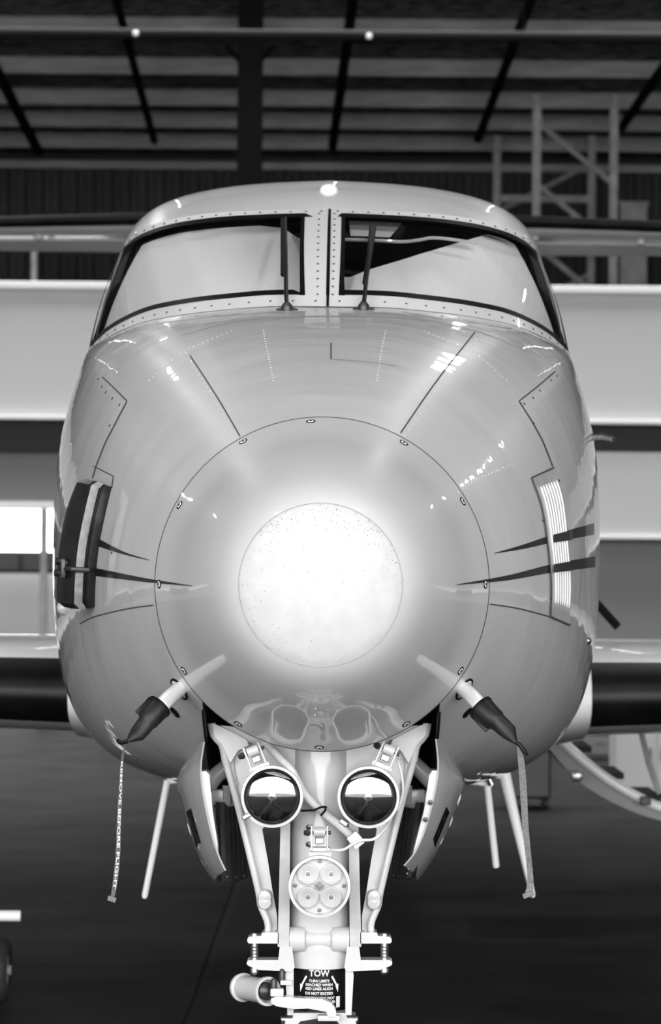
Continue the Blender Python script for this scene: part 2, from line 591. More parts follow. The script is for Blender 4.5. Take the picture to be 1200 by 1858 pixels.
E_th, E_r, E_y = by_theta(Bpts + lowpts)
side = [tuple(np.array(Tpts[-1]) * (1 - t) + np.array(Bpts[-1]) * t) for t in (.33, .66, 1.0)]
E2_th, E2_r, E2_y = by_theta(Tpts + side + lowpts)
Fd = 9.6
F_px = [(597, 337), (500, 340), (420, 347), (350, 360), (300, 378), (266, 402), (245, 430), (232, 462), (214, 510), (196, 565), (176, 630), (160, 690), (145, 760), (135, 840), (131, 920), (131, 1010), (134, 1100), (143, 1180), (160, 1250), (190, 1305), (235, 1343), (300, 1370), (400, 1388)]
Fpts = [((0.0 if i == 0 else -P(x, y, Fd).x), D2Y(Fd), P(x, y, Fd).z) for i, (x, y) in enumerate(F_px)] + [(0, D2Y(Fd), P(590, 1394, Fd).z)]
F_th, F_r, F_y = by_theta(Fpts)
thetas = np.linspace(0, math.pi, TH_N)


def herm(a, b, ma, mb_, L, s):
    h = s * s
    c = h * s
    return (2 * c - 3 * h + 1) * a + (c - 2 * h + s) * ma * L + (-2 * c + 3 * h) * b + (c - h) * mb_ * L


def pt(th, r, y, sgn=1):
    return Vector((sgn * r * math.sin(th), y, ZR + r * math.cos(th)))


NS = 40
SL0 = .43


def nose_pt(th, s, sgn):
    r1, y1 = np.interp(th, E_th, E_r), np.interp(th, E_th, E_y)
    c = math.cos(th)
    m1 = np.interp(th, [0, .5, .85, 1.3, math.pi], [.24, .2, .05, .0, .0])
    return pt(th, herm(RR, r1, SL0, m1, y1, s), y1 * s + .003 * (1 - s), sgn)


def body_pt(th, s, sgn):
    ra, ya = np.interp(th, E2_th, E2_r), np.interp(th, E2_th, E2_y)
    rb, yb = np.interp(th, F_th, F_r), np.interp(th, F_th, F_y)
    ma = np.interp(th, [0, .45, .8, 1.2, math.pi], [.38, .30, .12, .0, .0])
    return pt(th, herm(ra, rb, ma, 0.0, yb - ya, s), ya + (yb - ya) * s, sgn)


WELL_X = .285
WELL_S = .60


def well_th(s):
    lo, hi = math.pi * .55, math.pi * .98
    for _ in range(40):
        m = (lo + hi) / 2
        if abs(nose_pt(m, s, 1).x) > WELL_X: lo = m
        else: hi = m
    return lo


nm = MB()
ks = int(round(WELL_S * NS))
SS = np.linspace(0, 1, NS + 1)
WT = [well_th(s_) for s_ in SS]
for sgn in (-1, 1):
    nm.grid([[nose_pt(t, s_, sgn) for t in np.linspace(0, wt, 120)] for s_, wt in zip(SS, WT)], flip=sgn > 0)
    nm.grid([[nose_pt(t, s_, sgn) for t in np.linspace(wt, math.pi, 16)] for s_, wt in list(zip(SS, WT))[ks:]], flip=sgn > 0)
nose = nm.build('nose_skin', M['nose'], AC)
# radome
prof = crs([(0, -.475), (.06, -.472), (.12, -.458), (.183, -.428), (.225, -.385), (.265, -.315), (.31, -.215), (.356, -.10), (RR, -.002)], 60)
rm = MB().lathe([(r, y) for r, y in prof], (0, 0, ZR), (0, 1, 0), 128)
radome = rm.build('radome', M['radome'], AC)
bt = MB().lathe([(r, y - .0012) for r, y in prof if r <= .1835] + [(.1842, np.interp(.1842, prof[:, 0], prof[:, 1]) + .001)], (0, 0, ZR), (0, 1, 0), 96)
bt.build('erosion_boot', M['boot_tip'], radome, label='matt white round boot on the nose tip')
# dirt chips on the boot: tiny raised specks
mb = MB()
for k in range(260):
    a = random.gauss(0, .8) if random.random() < .75 else random.uniform(-math.pi, math.pi)
    rr = .182 - abs(random.gauss(0, .022)) if random.random() < .8 else random.uniform(.02, .18)
    if rr < .01 or rr > .182: continue
    if abs(a) < .35 and random.random() < .5: a += .6 * (1 if a > 0 else -1)
    sz = random.uniform(.0004, .0011)
    y = np.interp(rr, prof[:, 0], prof[:, 1]) - .0016
    c = Vector((rr * math.sin(a), y, ZR + rr * math.cos(a)))
    mb.lathe([(0, .0004), (sz, 0), (sz, -.0003)], c, (0, -1, 0), 6)
mb.build('paint_chips', M['seam'], radome, kind='stuff')
# smudge line round the boot and the gap ring behind the radome
MB().lathe([(.1838, -.0006), (.1850, -.0006), (.1850, .0012)], (0, np.interp(.1845, prof[:, 0], prof[:, 1]) - .0012, ZR), (0, 1, 0), 96).build('boot_edge', M['lip'], radome)
MB().lathe([(RR - .0012, -.0028), (RR + .0006, -.0008), (RR + .0022, .0040)], (0, 0, ZR), (0, 1, 0), 128).build('gap_ring', M['seam'], AC)
MB().lathe([(0, 0), (RR - .004, 0)], (0, .008, ZR), (0, 1, 0), 64).build('nose_bulkhead', M['white'], AC)

# fuselage from the windshield to the tail
fm = MB()
for sgn in (-1, 1):
    G = [[body_pt(t, s, sgn) for t in thetas] for s in np.linspace(0, 1, 15)]
    for y, sc, zc in ((4, 1, 0), (6, 1, 0), (8.0, 1, 0), (9.0, .9, .06), (10.0, .72, .16), (11.0, .5, .28), (12.0, .28, .4), (12.7, .10, .48), (12.9, .01, .5)):
        row = []
        for t in thetas:
            q = pt(t, np.interp(t, F_th, F_r) * sc, y, sgn)
            q.z += zc
            row.append(q)
        G.append(row)
    fm.grid(G, flip=sgn > 0)
fus = fm.build('fuselage', M['roofw'], AC)
# cockpit shell, near black to put the interior's shade into its colour
lm = MB()
for sgn in (-1, 1):
    G = []
    for s in np.linspace(.02, .9, 8):
        row = []
        for t in thetas:
            q = body_pt(t, s, sgn)
            c = Vector((0, q.y, ZR))
            row.append(c + (q - c) * .965)
        G.append(row)
    lm.grid(G)
    lm.add([Vector((0, G[-1][0].y, ZR))] + G[-1], [(0, i, i + 1) for i in range(1, len(G[-1]))])
lm.build('cockpit_shade_lining', M['lining'], AC)

# windshield surface
NU = 60
BU, TU = crs(Bpts, 401), crs(Tpts, 401)


def W(u, v, sgn, off=0.0):
    def raw(u, v):
        i = max(0, min(1, u)) * 400
        k = int(min(399, i)); f = i - k
        b = BU[k] * (1 - f) + BU[k + 1] * f
        t = TU[k] * (1 - f) + TU[k + 1] * f
        q = b * (1 - v) + t * v
        return Vector((q[0] * sgn, q[1], q[2]))
    p = raw(u, v)
    e = .01
    n = (raw(min(1, u + e), v) - raw(max(0, u - e), v)).cross(raw(u, v + e) - raw(u, v - e)) * sgn
    n.normalize()
    bul = .012 * math.sin(math.pi * max(0, min(1, v)))
    return p + n * (off + bul)


def hsurf(mb, u0, u1, v0, v1, sgn, nu, nv, off=0.0):
    G = []
    for j in range(nv + 1):
        row = []
        for i in range(nu + 1):
            a, b = i / nu, j / nv
            u = (u0(b) if callable(u0) else u0) * (1 - a) + (u1(b) if callable(u1) else u1) * a
            lo = v0(u) if callable(v0) else v0
            hi = v1(u) if callable(v1) else v1
            row.append(W(u, lo + (hi - lo) * b, sgn, off))
        G.append(row)
    mb.grid(G)
    return mb


V0 = lambda u: np.interp(u, [0, .55, .8, 1.0], [.095, .085, .06, .02])
V1 = lambda u: np.interp(u, [0, .6, 1.0], [.955, .95, .93])
frames, shades = {}, {}
for sgn, ua_, ub_ in ((-1, .058, .090), (1, .028, .044)):
    u0 = lambda b, ua_=ua_, ub_=ub_: ua_ + (ub_ - ua_) * b
    u0s = lambda b, ua_=ua_, ub_=ub_: ua_ + (ub_ - ua_) * b + .013
    u1 = .985
    mb = MB()
    hsurf(mb, 0, 1, -.004, V0, sgn, 50, 3, .003)
    hsurf(mb, 0, 1, V1, 1.01, sgn, 50, 3, .003)
    hsurf(mb, .004, u0, V0, V1, sgn, 4, 14, .003)
    hsurf(mb, u1, 1.0, V0, V1, sgn, 2, 14, .003)
    fr = mb.build('windshield_frame', M['framew'], AC)
    frames[sgn] = fr
    # rivets
    mb = MB()
    def riv(u, v):
        c = W(u, v, sgn, .0035)
        mb.lathe([(.004, 0), (.003, .0014), (0, .002)], c, W(u, v, sgn, 1) - c, 8)
    for u in np.linspace(.03, .95, 17):
        riv(u, V0(u) * .45)
        riv(u, (1 + V1(u)) / 2 + .004)
    for v in np.linspace(.1, .95, 13):
        riv(u0(v) * .42, v)
    mb.build('rivets', M['seam'], fr, kind='stuff')
    # glass and seal
    mb = MB()
    hsurf(mb, u0, u1, V0, V1, sgn, 50, 14, -.004)
    gl = mb.build('windshield_pane', M['glass'], AC)
    mb = MB()
    su, sv = .016, .045
    hsurf(mb, u0, u1, V0, lambda u: V0(u) + sv, sgn, 50, 2, .005)
    hsurf(mb, u0, u1, lambda u: V1(u) - sv, V1, sgn, 50, 2, .005)
    hsurf(mb, u0, u0s, V0, V1, sgn, 2, 14, .005)
    hsurf(mb, u1 - su, u1, V0, V1, sgn, 2, 14, .005)
    mb.build('pane_seal', M['seal'], gl)
# centre gap between the two frames
mb = MB()
mb.grid([[W(0, v, 1, .006) + Vector((x, 0, 0)) for v in np.linspace(-.01, 1, 12)] for x in (-.0035, .0035)])
mb.build('centre_gap', M['seal'], AC)

# hit tests on the built skins
def bvh(objs):
    vs, fs = [], []
    for o in objs:
        b = len(vs)
        vs += [v.co.copy() for v in o.data.vertices]
        fs += [[b + i for i in p.vertices] for p in o.data.polygons]
    return BVHTree.FromPolygons(vs, fs)


SKIN = bvh([nose, radome, frames[-1], frames[1], fus])


def hit(px, py, tree=None, off=0.0):
    d = (P(px, py, 1.0) - CAM).normalized()
    loc, n, i, dist = (tree or SKIN).ray_cast(CAM, d)
    if loc is None:
        return None, None
    if n.dot(d) > 0:
        n = -n
    return loc + n * off, n


def strip(name, ea, eb, m, parent=AC, off=.0012, n=40, tree=None, smooth_curve=True, back=None):
    f = crs if smooth_curve else lin
    A, B = f(ea, n), f(eb, n)
    G = [[], []]
    for a, b in zip(A, B):
        ha, _ = hit(a[0], a[1], tree, off)
        hb, _ = hit(b[0], b[1], tree, off)
        if ha is None or hb is None:
            continue
        if (ha - hb).length > .5:
            continue
        G[0].append(ha)
        G[1].append(hb)
    return MB().grid(G).build(name, M[m], parent)


def line(name, pts, wpx, m='seam', parent=None, off=.0008, n=40, curve=True):
    """a narrow strip along a pixel polyline, laid on the skin"""
    f = crs if curve else lin
    A = f(pts, n)
    T = np.gradient(A, axis=0)
    N = np.stack([-T[:, 1], T[:, 0]], 1)
    N /= np.linalg.norm(N, axis=1)[:, None] + 1e-9
    return strip(name, [tuple(q) for q in A + N * wpx / 2], [tuple(q) for q in A - N * wpx / 2], m, parent or nose, off, n, smooth_curve=False)


# swoosh stripes
strip('swoosh_stripe', [(150, 966), (178, 977), (225, 1001), (272, 1016)], [(150, 978), (178, 991), (225, 1006), (272, 1017)], 'stripe', nose)
strip('swoosh_stripe', [(150, 1028), (175, 1031), (265, 1049), (350, 1062.5)], [(150, 1041), (175, 1045), (265, 1056), (350, 1063.5)], 'stripe', nose, .0016)
strip('swoosh_stripe', [(1078, 949), (1000, 971), (950, 988), (897, 1003.5)], [(1078, 970), (1000, 985), (950, 996), (897, 1004.5)], 'stripe', nose)
strip('swoosh_stripe', [(1080, 1009), (1000, 1024), (920, 1044), (828, 1060.5)], [(1080, 1029), (1000, 1039), (920, 1053), (828, 1061.5)], 'stripe', nose, .0016)
# panel seams
line('panel_seam', [(436, 792), (395, 722), (345, 645)], 2.4)
line('panel_seam', [(727, 786), (790, 695), (862, 603)], 2.6)
line('panel_seam', [(279, 1098), (230, 1105), (172, 1119), (145, 1132)], 2.2)
line('panel_seam', [(889, 1096), (940, 1104), (998, 1119)], 2.4)
line('panel_seam', [(186, 684), (208, 705), (231, 728), (214, 760), (192, 802), (176, 842), (168, 868)], 2.4, curve=False, n=60)
line('panel_seam', [(1008, 674), (975, 702), (942, 728), (965, 764), (985, 800), (1003, 846)], 2.6, curve=False, n=60)
line('panel_seam', [(170, 846), (206, 864), (203, 886)], 2.0, curve=False)
line('panel_seam', [(601, 622), (601, 652)], 2.2, curve=False, n=8)
line('panel_seam', [(601, 652), (660, 656), (720, 664)], 1.4, 'faint', n=20)
line('panel_seam', [(330, 608), (440, 582), (596, 574), (760, 580), (880, 606), (960, 640)], 1.4, 'faint', n=60)

# screws on the radome ring
def screw(px, py, r=.011):
    h, n = hit(px, py)
    if h is None: return
    mb = MB()
    mb.lathe([(r, -.002), (r, .0014), (r * .72, .0016), (r * .70, .0006)], h, n, 16, 0)
    mb.lathe([(r * .78, .0006), (r * .6, .0022), (r * .4, .0022)], h, n, 16, 1)
    mb.lathe([(r * .4, .0022), (r * .3, .0012), (0, .0012)], h, n, 16, 0)
    mb.build('screw', [M['seal'], M['white']], radome)


for a in (94, 119, 151, 180, 0, 30.5, 60, 212, 328, 239, 301, 269):
    t = math.radians(a)
    screw(585 + 296 * math.cos(t), 1060 - 296 * math.sin(t))
# screws of the side panels
def dot(px, py, r=.004, parent=None, m='seal'):
    h, n = hit(px, py)
    if h is None: return
    MB().lathe([(r, -.001), (r, .001), (0, .0014)], h, n, 10).build('screw', M[m], parent or nose)


for px, py in ((178, 688), (185, 702), (192, 712), (204, 723), (217, 735), (199, 772), (952, 733), (968, 722), (980, 709), (1000, 690), (1011, 682), (969, 768), (1015, 872), (203, 1003)):
    dot(px, py)
# rows of flush rivets on the nose deck
mb = MB()
for pts in ([(425, 790), (388, 722), (338, 640)], [(736, 790), (800, 697), (872, 606)], [(478, 600), (486, 640), (496, 690)], [(700, 600), (692, 640), (684, 690)], [(832, 892), (870, 868), (930, 842)], [(270, 690), (330, 640), (420, 600)], [(920, 690), (860, 640), (770, 600)]):
    for a in crs(pts, 20):
        h, n = hit(a[0], a[1])
        if h is not None:
            mb.lathe([(.003, 0), (.0022, .0009), (0, .0011)], h, n, 6)
mb.build('rivets', M['nose'], nose, kind='stuff')
# doubler plate of the centre deck
# louvre panel at the right
Lc = [(965, 868), (984, 925), (995, 1000), (1000, 1060), (999, 1118)]
Rc = [(1004, 850), (1022, 910), (1031, 1000), (1035, 1060), (1032, 1133)]
lou = strip('louvre_panel', Lc, Rc, 'gearg', AC, .003, 40)
LA, RA = crs(Lc, 40), crs(Rc, 40)
for k in range(7):
    f = .18 + .12 * k
    pts = []
    for i in range(3, 36):
        q = LA[i] * (1 - f) + RA[i] * f
        h, n = hit(q[0], q[1], None, .0045)
        if h is not None: pts.append(h)
    r = [.001] + [.0027] * (len(pts) - 2) + [.001]
    MB().tube(pts, r, 8).build('louvre', M['white'], lou)
line('louvre_panel_edge', [(963, 868), (1004, 849)], 3, parent=lou, off=.004, curve=False, n=10)
line('louvre_panel_edge', [(998, 1119), (1033, 1134)], 3, parent=lou, off=.004, curve=False, n=10)
line('louvre_panel_edge', [(x - 2, y) for x, y in Lc], 1.6, parent=lou, off=.004)
for px, py in ((975, 872), (987, 866), (999, 860), (985, 945), (998, 1010), (1000, 1085), (1008, 1122), (1018, 1126), (1026, 1130)):
    dot(px, py, .0035, lou)
strip('louvre_stripe', [(999, 971), (1034, 962)], [(999, 985), (1034, 980)], 'stripe', lou, .0085, 10, smooth_curve=False)
strip('louvre_stripe', [(1000, 1024), (1036, 1018)], [(1000, 1039), (1036, 1035)], 'stripe', lou, .0085, 10, smooth_curve=False)
# small probe on the right flank
h, n = hit(1074, 790)
MB().tube([h - n * .03, h + Vector((.03, -.02, -.004)), h + Vector((.06, -.05, -.014))], [.011, .010, .008], 10).build('side_probe', M['steel'], AC)
# round light on the left flank
h, n = hit(116, 1103)
MB().lathe([(.022, -.02), (.021, 0), (.016, .013), (.008, .019), (0, .021)], h, Vector((-.75, -.66, 0)), 20).build('round_light', M['frost'], AC)
h, n = hit(1068, 1163)
MB().lathe([(.012, -.02), (.011, 0), (.006, .008), (0, .01)], h, n, 12).build('round_light', M['steel'], AC)
# roof bump
h, n = hit(597, 345)
MB().lathe([(.028, -.02), (.028, .004), (.022, .013), (.012, .018), (0, .019)], h, (0, 0, 1), 24).build('roof_beacon', M['white'], AC)

# wipers
def wiper(base, top, blade):
    b, n = hit(*base)
    wb = MB()
    wb.lathe([(.016, -.01), (.016, .012), (.008, .022), (0, .023)], b, n, 14)
    wb.tube([b - Vector((.03, 0, 0)), b, b + Vector((.03, 0, 0))], [.004, .012, .004], 8)
    w_ = wb.build('wiper_pivot', M['darksteel'], AC)
    a = crs([base, top], 10)
    pts = [hit(q[0], q[1], GL, .028)[0] or hit(q[0], q[1], None, .028)[0] for q in a]
    pts = [p for p in pts if p is not None]
    MB().tube([b + n * .015] + pts[1:], .006, 8).build('wiper_arm', M['seal'], w_)
    a = crs(blade, 12)
    pts = [hit(q[0], q[1], GL, .012)[0] for q in a]
    pts = [p for p in pts if p is not None]
    MB().tube(pts, .008, 8).build('wiper_blade', M['seal'], w_)


GL = bvh([o for o in AC.children if o.name.startswith('windshield')])
wiper((521, 563), (519, 412), [(515, 405), (515, 505)])
wiper((660, 562), (673, 424), [(678, 418), (662, 520)])

# sunshades inside the panes, headliner and rail
def shade(sgn, u0, u1, v0, v1, name, label, ripple):
    G = []
    nu, nv = 46, 18
    for j in range(nv + 1):
        row = []
        for i in range(nu + 1):
            a, b = i / nu, j / nv
            ub = u1(b)
            u = u0 + (ub - u0) * a
            lo, hi = v0(u), v1(u)
            v = lo + (hi - lo) * b
            q = W(u, v, sgn, -.010)
            dv = (q - CAM).normalized()
            q = q + dv * (.02 + .30 * (1 - v) * (1 - u ** 3) + ripple(u, v))
            row.append(q)
        G.append(row)
    mb = MB().grid(G)
    G2 = [[q + Vector((0, .004, -.001)) for q in r] for r in G]
    mb.grid(G2, flip=True)
    c = G[0][nu // 2]
    t = thing(name, tuple(c), label, 'sunshade', 'sunshades behind the windshield')
    mb.build('sheet', M['fabric'], t, angle=80)
    return t


rip_l = lambda u, v: .016 * math.sin(9 * u + 3 * v) + .022 * abs(math.sin(5.2 * (u - .5 - .28 * v) * math.pi)) ** .5
rip_r = lambda u, v: .016 * math.sin(7 * u - 4 * v) + .024 * abs(math.sin(3.0 * (u - .45 - .35 * (1 - v)) * math.pi)) ** .5
shade(-1, .075, lambda b: .935 - .15 * b, lambda u: np.interp(u, [0, 1], [.13, .04]), lambda u: np.interp(u, [.1, .16, .25, .6, .85, 1], [.70, .83, .87, .87, .84, .78]), 'sunshade', 'pale fabric sunshade filling the left windshield pane', rip_l)
shade(1, .045, lambda b: .935 - .16 * b, lambda u: np.interp(u, [0, 1], [.13, .05]), lambda u: np.interp(u, [.06, .12, .3, .5, .62, .72, .85, 1], [.30, .38, .58, .78, .90, .90, .86, .7]), 'sunshade', 'pale fabric sunshade slanting across the right windshield pane', rip_r)
mb = MB()
def Wb(u, v, sgn, back):
    q = W(u, v, sgn, 0)
    return q + (q - CAM).normalized() * back


G = [[Wb(u, v, 1, .10) for u in np.linspace(.07, .30 - .10 * (1 - v) / .3, 8)] for v in np.linspace(.70, .88, 4)]
mb.grid(G)
mb.grid([[q + Vector((0, .01, 0)) for q in r] for r in G], flip=True)
mb.build('headliner_panel', M['fabric'], AC)
MB().tube([Wb(u, v, 1, .06) for u, v in crs([(.05, .655), (.15, .655), (.24, .66), (.31, .70), (.36, .735), (.46, .74), (.54, .735)], 24)], .005, 8).build('grab_rail', M['white'], AC)
# glareshield
MB().box((0, 1.85, 2.26), (.9, .7, .03)).build('glareshield', M['lining'], AC, smooth=False)

# ---------------------------------------------------------------- black intake cover on the left
def intake_cover():
    out = [(203, 884), (192, 930), (180, 990), (174, 1050), (172, 1102)]
    inn = [(184, 880), (164, 930), (152, 990), (146, 1050), (146, 1097)]
    n = 24
    A, B = crs(out, n), crs(inn, n)
    root = None
    rows, nrm = [], []
    for a, b in zip(A, B):
        row = []
        for f in np.linspace(0, 1, 9):
            q = a * (1 - f) + b * f
            h, nn = hit(q[0], q[1])
            row.append((h, nn))
        rows.append(row)
    base = rows[-1][0][0]
    t = thing('intake_cover', tuple(base), 'black padded intake cover with pale edge strip strapped to left of nose', 'cover')
    def off(i, k, h):
        e = 1.0
        if i == 0 or i == n - 1: e = .75
        return rows[i][k][0] + rows[i][k][1] * h * e
    H = .062
    mb = MB()
    mb.grid([[off(i, k, H + .012 * math.sin(math.pi * k / 8)) for k in range(9)] for i in range(n)])
    mb.grid([[off(i, 8, .001 + H * q) for q in (1, .5, 0)] for i in range(n)])
    for i in (0, n - 1):
        mb.grid([[off(i, k, H * q) for k in range(9)] for q in (.0, .5, 1)])
    mb.build('padded_panel', M['black_vinyl'], t)
    # front edge: black / pale / black bands
    for q0, q1, m, nm_ in ((.0, .42, 'black_vinyl', 'edge_wall'), (.42, .50, 'seal', 'edge_piping'), (.50, .88, 'lip', 'edge_strip'), (.88, 1.0, 'black_vinyl', 'edge_hem')):
        mb = MB()
        mb.grid([[off(i, 0, H * (q0 + (q1 - q0) * s)) + Vector((0, -.004 * math.sin(math.pi * s), 0)) for s in (0, .5, 1)] for i in range(n)])
        mb.build(nm_, M[m], t)
    mb = MB()
    mb.tube([off(i, 0, H * .46) + Vector((0, -.004, 0)) for i in range(1, n - 1)], .004, 8)
    mb.build('piping', M['seal'], t)
    # pale tube painted in as the rim of light along the far edge
    MB().tube([off(i, 8, H * .5) + Vector((-.004, -.006, 0)) for i in range(1, n - 1)], .003, 6).build('painted_rim_light', M['lip'], t)
    # buckle hardware
    for i in (15, 17):
        p0 = off(i, 6, H + .012); p1 = off(i, 2, H + .014)
        mb = MB().tube([p0, p1], .005, 8)
        mb.lathe([(.010, -.006), (.010, .006), (0, .007)], p0, rows[i][6][1], 10)
        mb.lathe([(.010, -.006), (.010, .006), (0, .007)], p1, rows[i][2][1], 10)
        mb.build('buckle_pin', M['darksteel'], t)
    a, b = off(16, 2, H + .014), off(16, 0, H * .3) + Vector((0, -.012, 0))
    MB().tube([a, off(16, 0, H) + Vector((0, -.012, 0)), b], .007, 8).build('buckle_strap', M['darksteel'], t)
    MB().box(off(16, 2, H + .014), (.012, .03, .05), bev=.003).build('buckle', M['darksteel'], t)


intake_cover()

# ---------------------------------------------------------------- wings, tail
def airfoil(n=16):
    up, lo = [], []
    for i in range(n + 1):
        x = (1 - math.cos(math.pi * i / n)) / 2
        y = 5 * (.2969 * math.sqrt(x) - .126 * x - .3516 * x * x + .2843 * x ** 3 - .1036 * x ** 4)
        up.append((x, y))
    return up


AF = airfoil(20)


def section(X, Y, Z, c, tu, tl, grow=0.0, xmax=1.0):
    """closed loop from lower rear round the leading edge to upper rear; tu/tl are half thicknesses in metres"""
    pts = []
    af = [q for q in AF if q[0] <= xmax]
    for x, y in reversed(af):
        pts.append(Vector((X, Y + x * c, Z - y * 2 * tl - grow)))
    for x, y in af[1:]:
        pts.append(Vector((X, Y + x * c, Z + y * 2 * tu + grow)))
    for p, (x, y) in zip(pts, list(reversed(af)) + af[1:]):
        p.y -= grow * max(0, 1 - x * 12)
    return pts


for sgn in (-1, 1):
    st = [(.55, 3.95, 1.155, 2.5), (1.3, 4.0, 1.17, 2.3), (2.6, 4.1, 1.215, 2.1), (4.5, 4.3, 1.36, 1.7), (6.5, 4.5, 1.52, 1.3)]
    mk = lambda g, xm, lst: [section(sgn * x, y, z, c, .205 * c / 2.3, .165 * c / 2.3, g, xm) for x, y, z, c in lst]
    mb = MB()
    S = mk(0, 1.0, st)
    mb.grid(S, flip=sgn > 0)
    mb.add(S[-1], [tuple(range(len(S[-1])))])
    wg = mb.build('wing', M['white'], AC)
    st2 = [(.985, 3.98, 1.163, 2.4)] + st[1:4]
    mb = MB().grid(mk(.004, .055, st2), flip=sgn > 0)
    mb.build('deice_boot', M['blackboot'], wg, label='black rubber de-icing boot')
    # root fairing
    st3 = [(.72, 3.86, 1.125, 2.6), (.86, 3.93, 1.145, 2.55), (.985, 3.975, 1.16, 2.45)]
    MB().grid(mk(.010, .6, st3), flip=sgn > 0).build('root_fairing', M['white'], wg)
# tail fin and stabiliser
zt = P(600, 388, 18.2).z
fin = []
for z, y, c in ((2.2, 9.2, 3.0), (2.9, 10.2, 2.3), (zt - .02, 11.3, 1.5)):
    loop = []
    for x, t in list(reversed(AF)):
        loop.append(Vector((-t * .16, y + x * c, z)))
    for x, t in AF[1:]:
        loop.append(Vector((t * .16, y + x * c, z)))
    fin.append(loop)
mb = MB().grid(fin)
mb.build('tail_fin', M['white'], AC)
for sgn in (-1, 1):
    st = [(0, 11.15, zt, .95), (1.0, 11.40, zt, .86), (2.8, 11.85, zt, .66)]

    def stab(g, xm, xmin=0.0, droop=0.0):
        out = []
        for x, y, z, c in st:
            af = [q for q in AF if xmin <= q[0] <= xm]
            t = .062 * c / .86
            lo = [(q[0], -q[1] * 2 * t - g) for q in reversed(af)]
            up = [(q[0], q[1] * 2 * t + g) for q in af]
            row = []
            for fx, dz in lo + (up if xmin > 0 else up[1:]):
                drop = .07 * fx * c + droop * max(0, fx - xmin) * c
                row.append(Vector((sgn * x, y + fx * c - (g if fx < .02 else 0), z + dz - drop)))
            out.append(row)
        return out

    S = stab(0, .62)
    mb = MB().grid(S, closed_u=True, flip=sgn > 0)
    mb.add(S[-1], [tuple(range(len(S[-1])))])
    sb = mb.build('stabilizer', M['white'], AC)
    S = stab(0, 1.0, .64, .24)
    mb = MB().grid(S, closed_u=True, flip=sgn > 0)
    mb.add(S[-1], [tuple(range(len(S[-1])))])
    mb.build('elevator', M['white'], sb)
    MB().grid(stab(.004, .07), flip=sgn > 0).build('deice_boot', M['blackboot'], sb)
    for x in (1.25, 1.95):
        a = Vector((sgn * x, 11.42 + .25 * x, zt - .085))
        MB().lathe([(.035, .03), (.03, -.008), (.014, -.014), (0, -.014)], a, (0, 0, 1), 14).build('hinge_cap', M['gearg'], sb)

# airstair door under the right wing
ad = MB()
U = [(968, 1296), (1015, 1340), (1062, 1382), (1110, 1418), (1160, 1447), (1200, 1465), (1262, 1482)]
Lw = [(958, 1312), (1000, 1362), (1040, 1408), (1090, 1444), (1150, 1473), (1200, 1489), (1258, 1502)]
d0 = 13.5
ua, la = crs(U, 24), crs(Lw, 24)
fr = [[P(q[0], q[1], d0) for q in ua], [P(q[0], q[1], d0) for q in la]]
bk = [[q + Vector((0, .68, 0)) for q in r] for r in fr]
door = MB().grid(fr).grid([fr[1], bk[1]]).grid(bk).grid([fr[0], bk[0]]).build('airstair_door', M['stair'], AC, label='open curved airstair door')
MB().tube([q + Vector((0, -.01, 0)) for q in fr[0]], .024, 10).build('door_rim', M['white'], door)
for k in (6, 11, 16, 21):
    q = (fr[0][k] + bk[0][k]) / 2
    MB().box(q + Vector((0, .04, -.01)), (.22, .5, .03), bev=.005).build('step', M['rubber'], door, smooth=False)
MB().tube([P(1150, 1250, 13.6), P(1163, 1325, 13.6), P(1178, 1385, 13.6), P(1197, 1440, 13.6)], .014, 8).build('door_cable', M['gearg'], door)
MB().box(P(1172, 1453, 13.44), (.05, .03, .04), bev=.006).build('step_bracket', M['darksteel'], door, smooth=False)
MB().box(P(1047, 1408, 13.42), (.05, .05, .05), bev=.012).build('door_catch', M['steel'], door)

# rods under the belly
def rod(top, bot, d, r0, r1, arm=None):
    b = P(bot[0], bot[1], d)
    a = P(top[0], top[1], d)
    mb = MB()
    mb.tube([a, b + (a - b) * .02, b], [r0, r1, r1 * .6], 12)
    if arm:
        c = P(arm[0], arm[1], d)
        mb.tube([a + Vector((0, 0, -r0 * .4)), c], r0 * .8, 10)
        mb.tube([c, c + Vector((0, .1, .12))], r0 * .8, 10)
    mb.build('rod_antenna', M['white'], AC)


rod((304, 1416), (262, 1630), 9.5, .012, .0105, (345, 1413))
rod((884, 1420), (901, 1575), 9.5, .012, .0115, (838, 1416))
rod((915, 1402), (968, 1628), 9.9, .022, .010, (880, 1398))
mb = MB()
c = P(884, 1405, 9.5)
mb.tube([P(860, 1396, 9.5), P(895, 1400, 9.5)], .006, 8)
mb.tube([P(873, 1390, 9.5), P(892, 1428, 9.5)], .006, 8)
mb.tube([P(886, 1410, 9.48), P(893, 1424, 9.48)], .011, 10)
mb.build('rod_clamp', M['steel'], AC)
MB().tube([P(1070, 1080, 11.6), P(1122, 1138, 11.6)], .017, 8).build('stay_rod', M['frame'], AC)

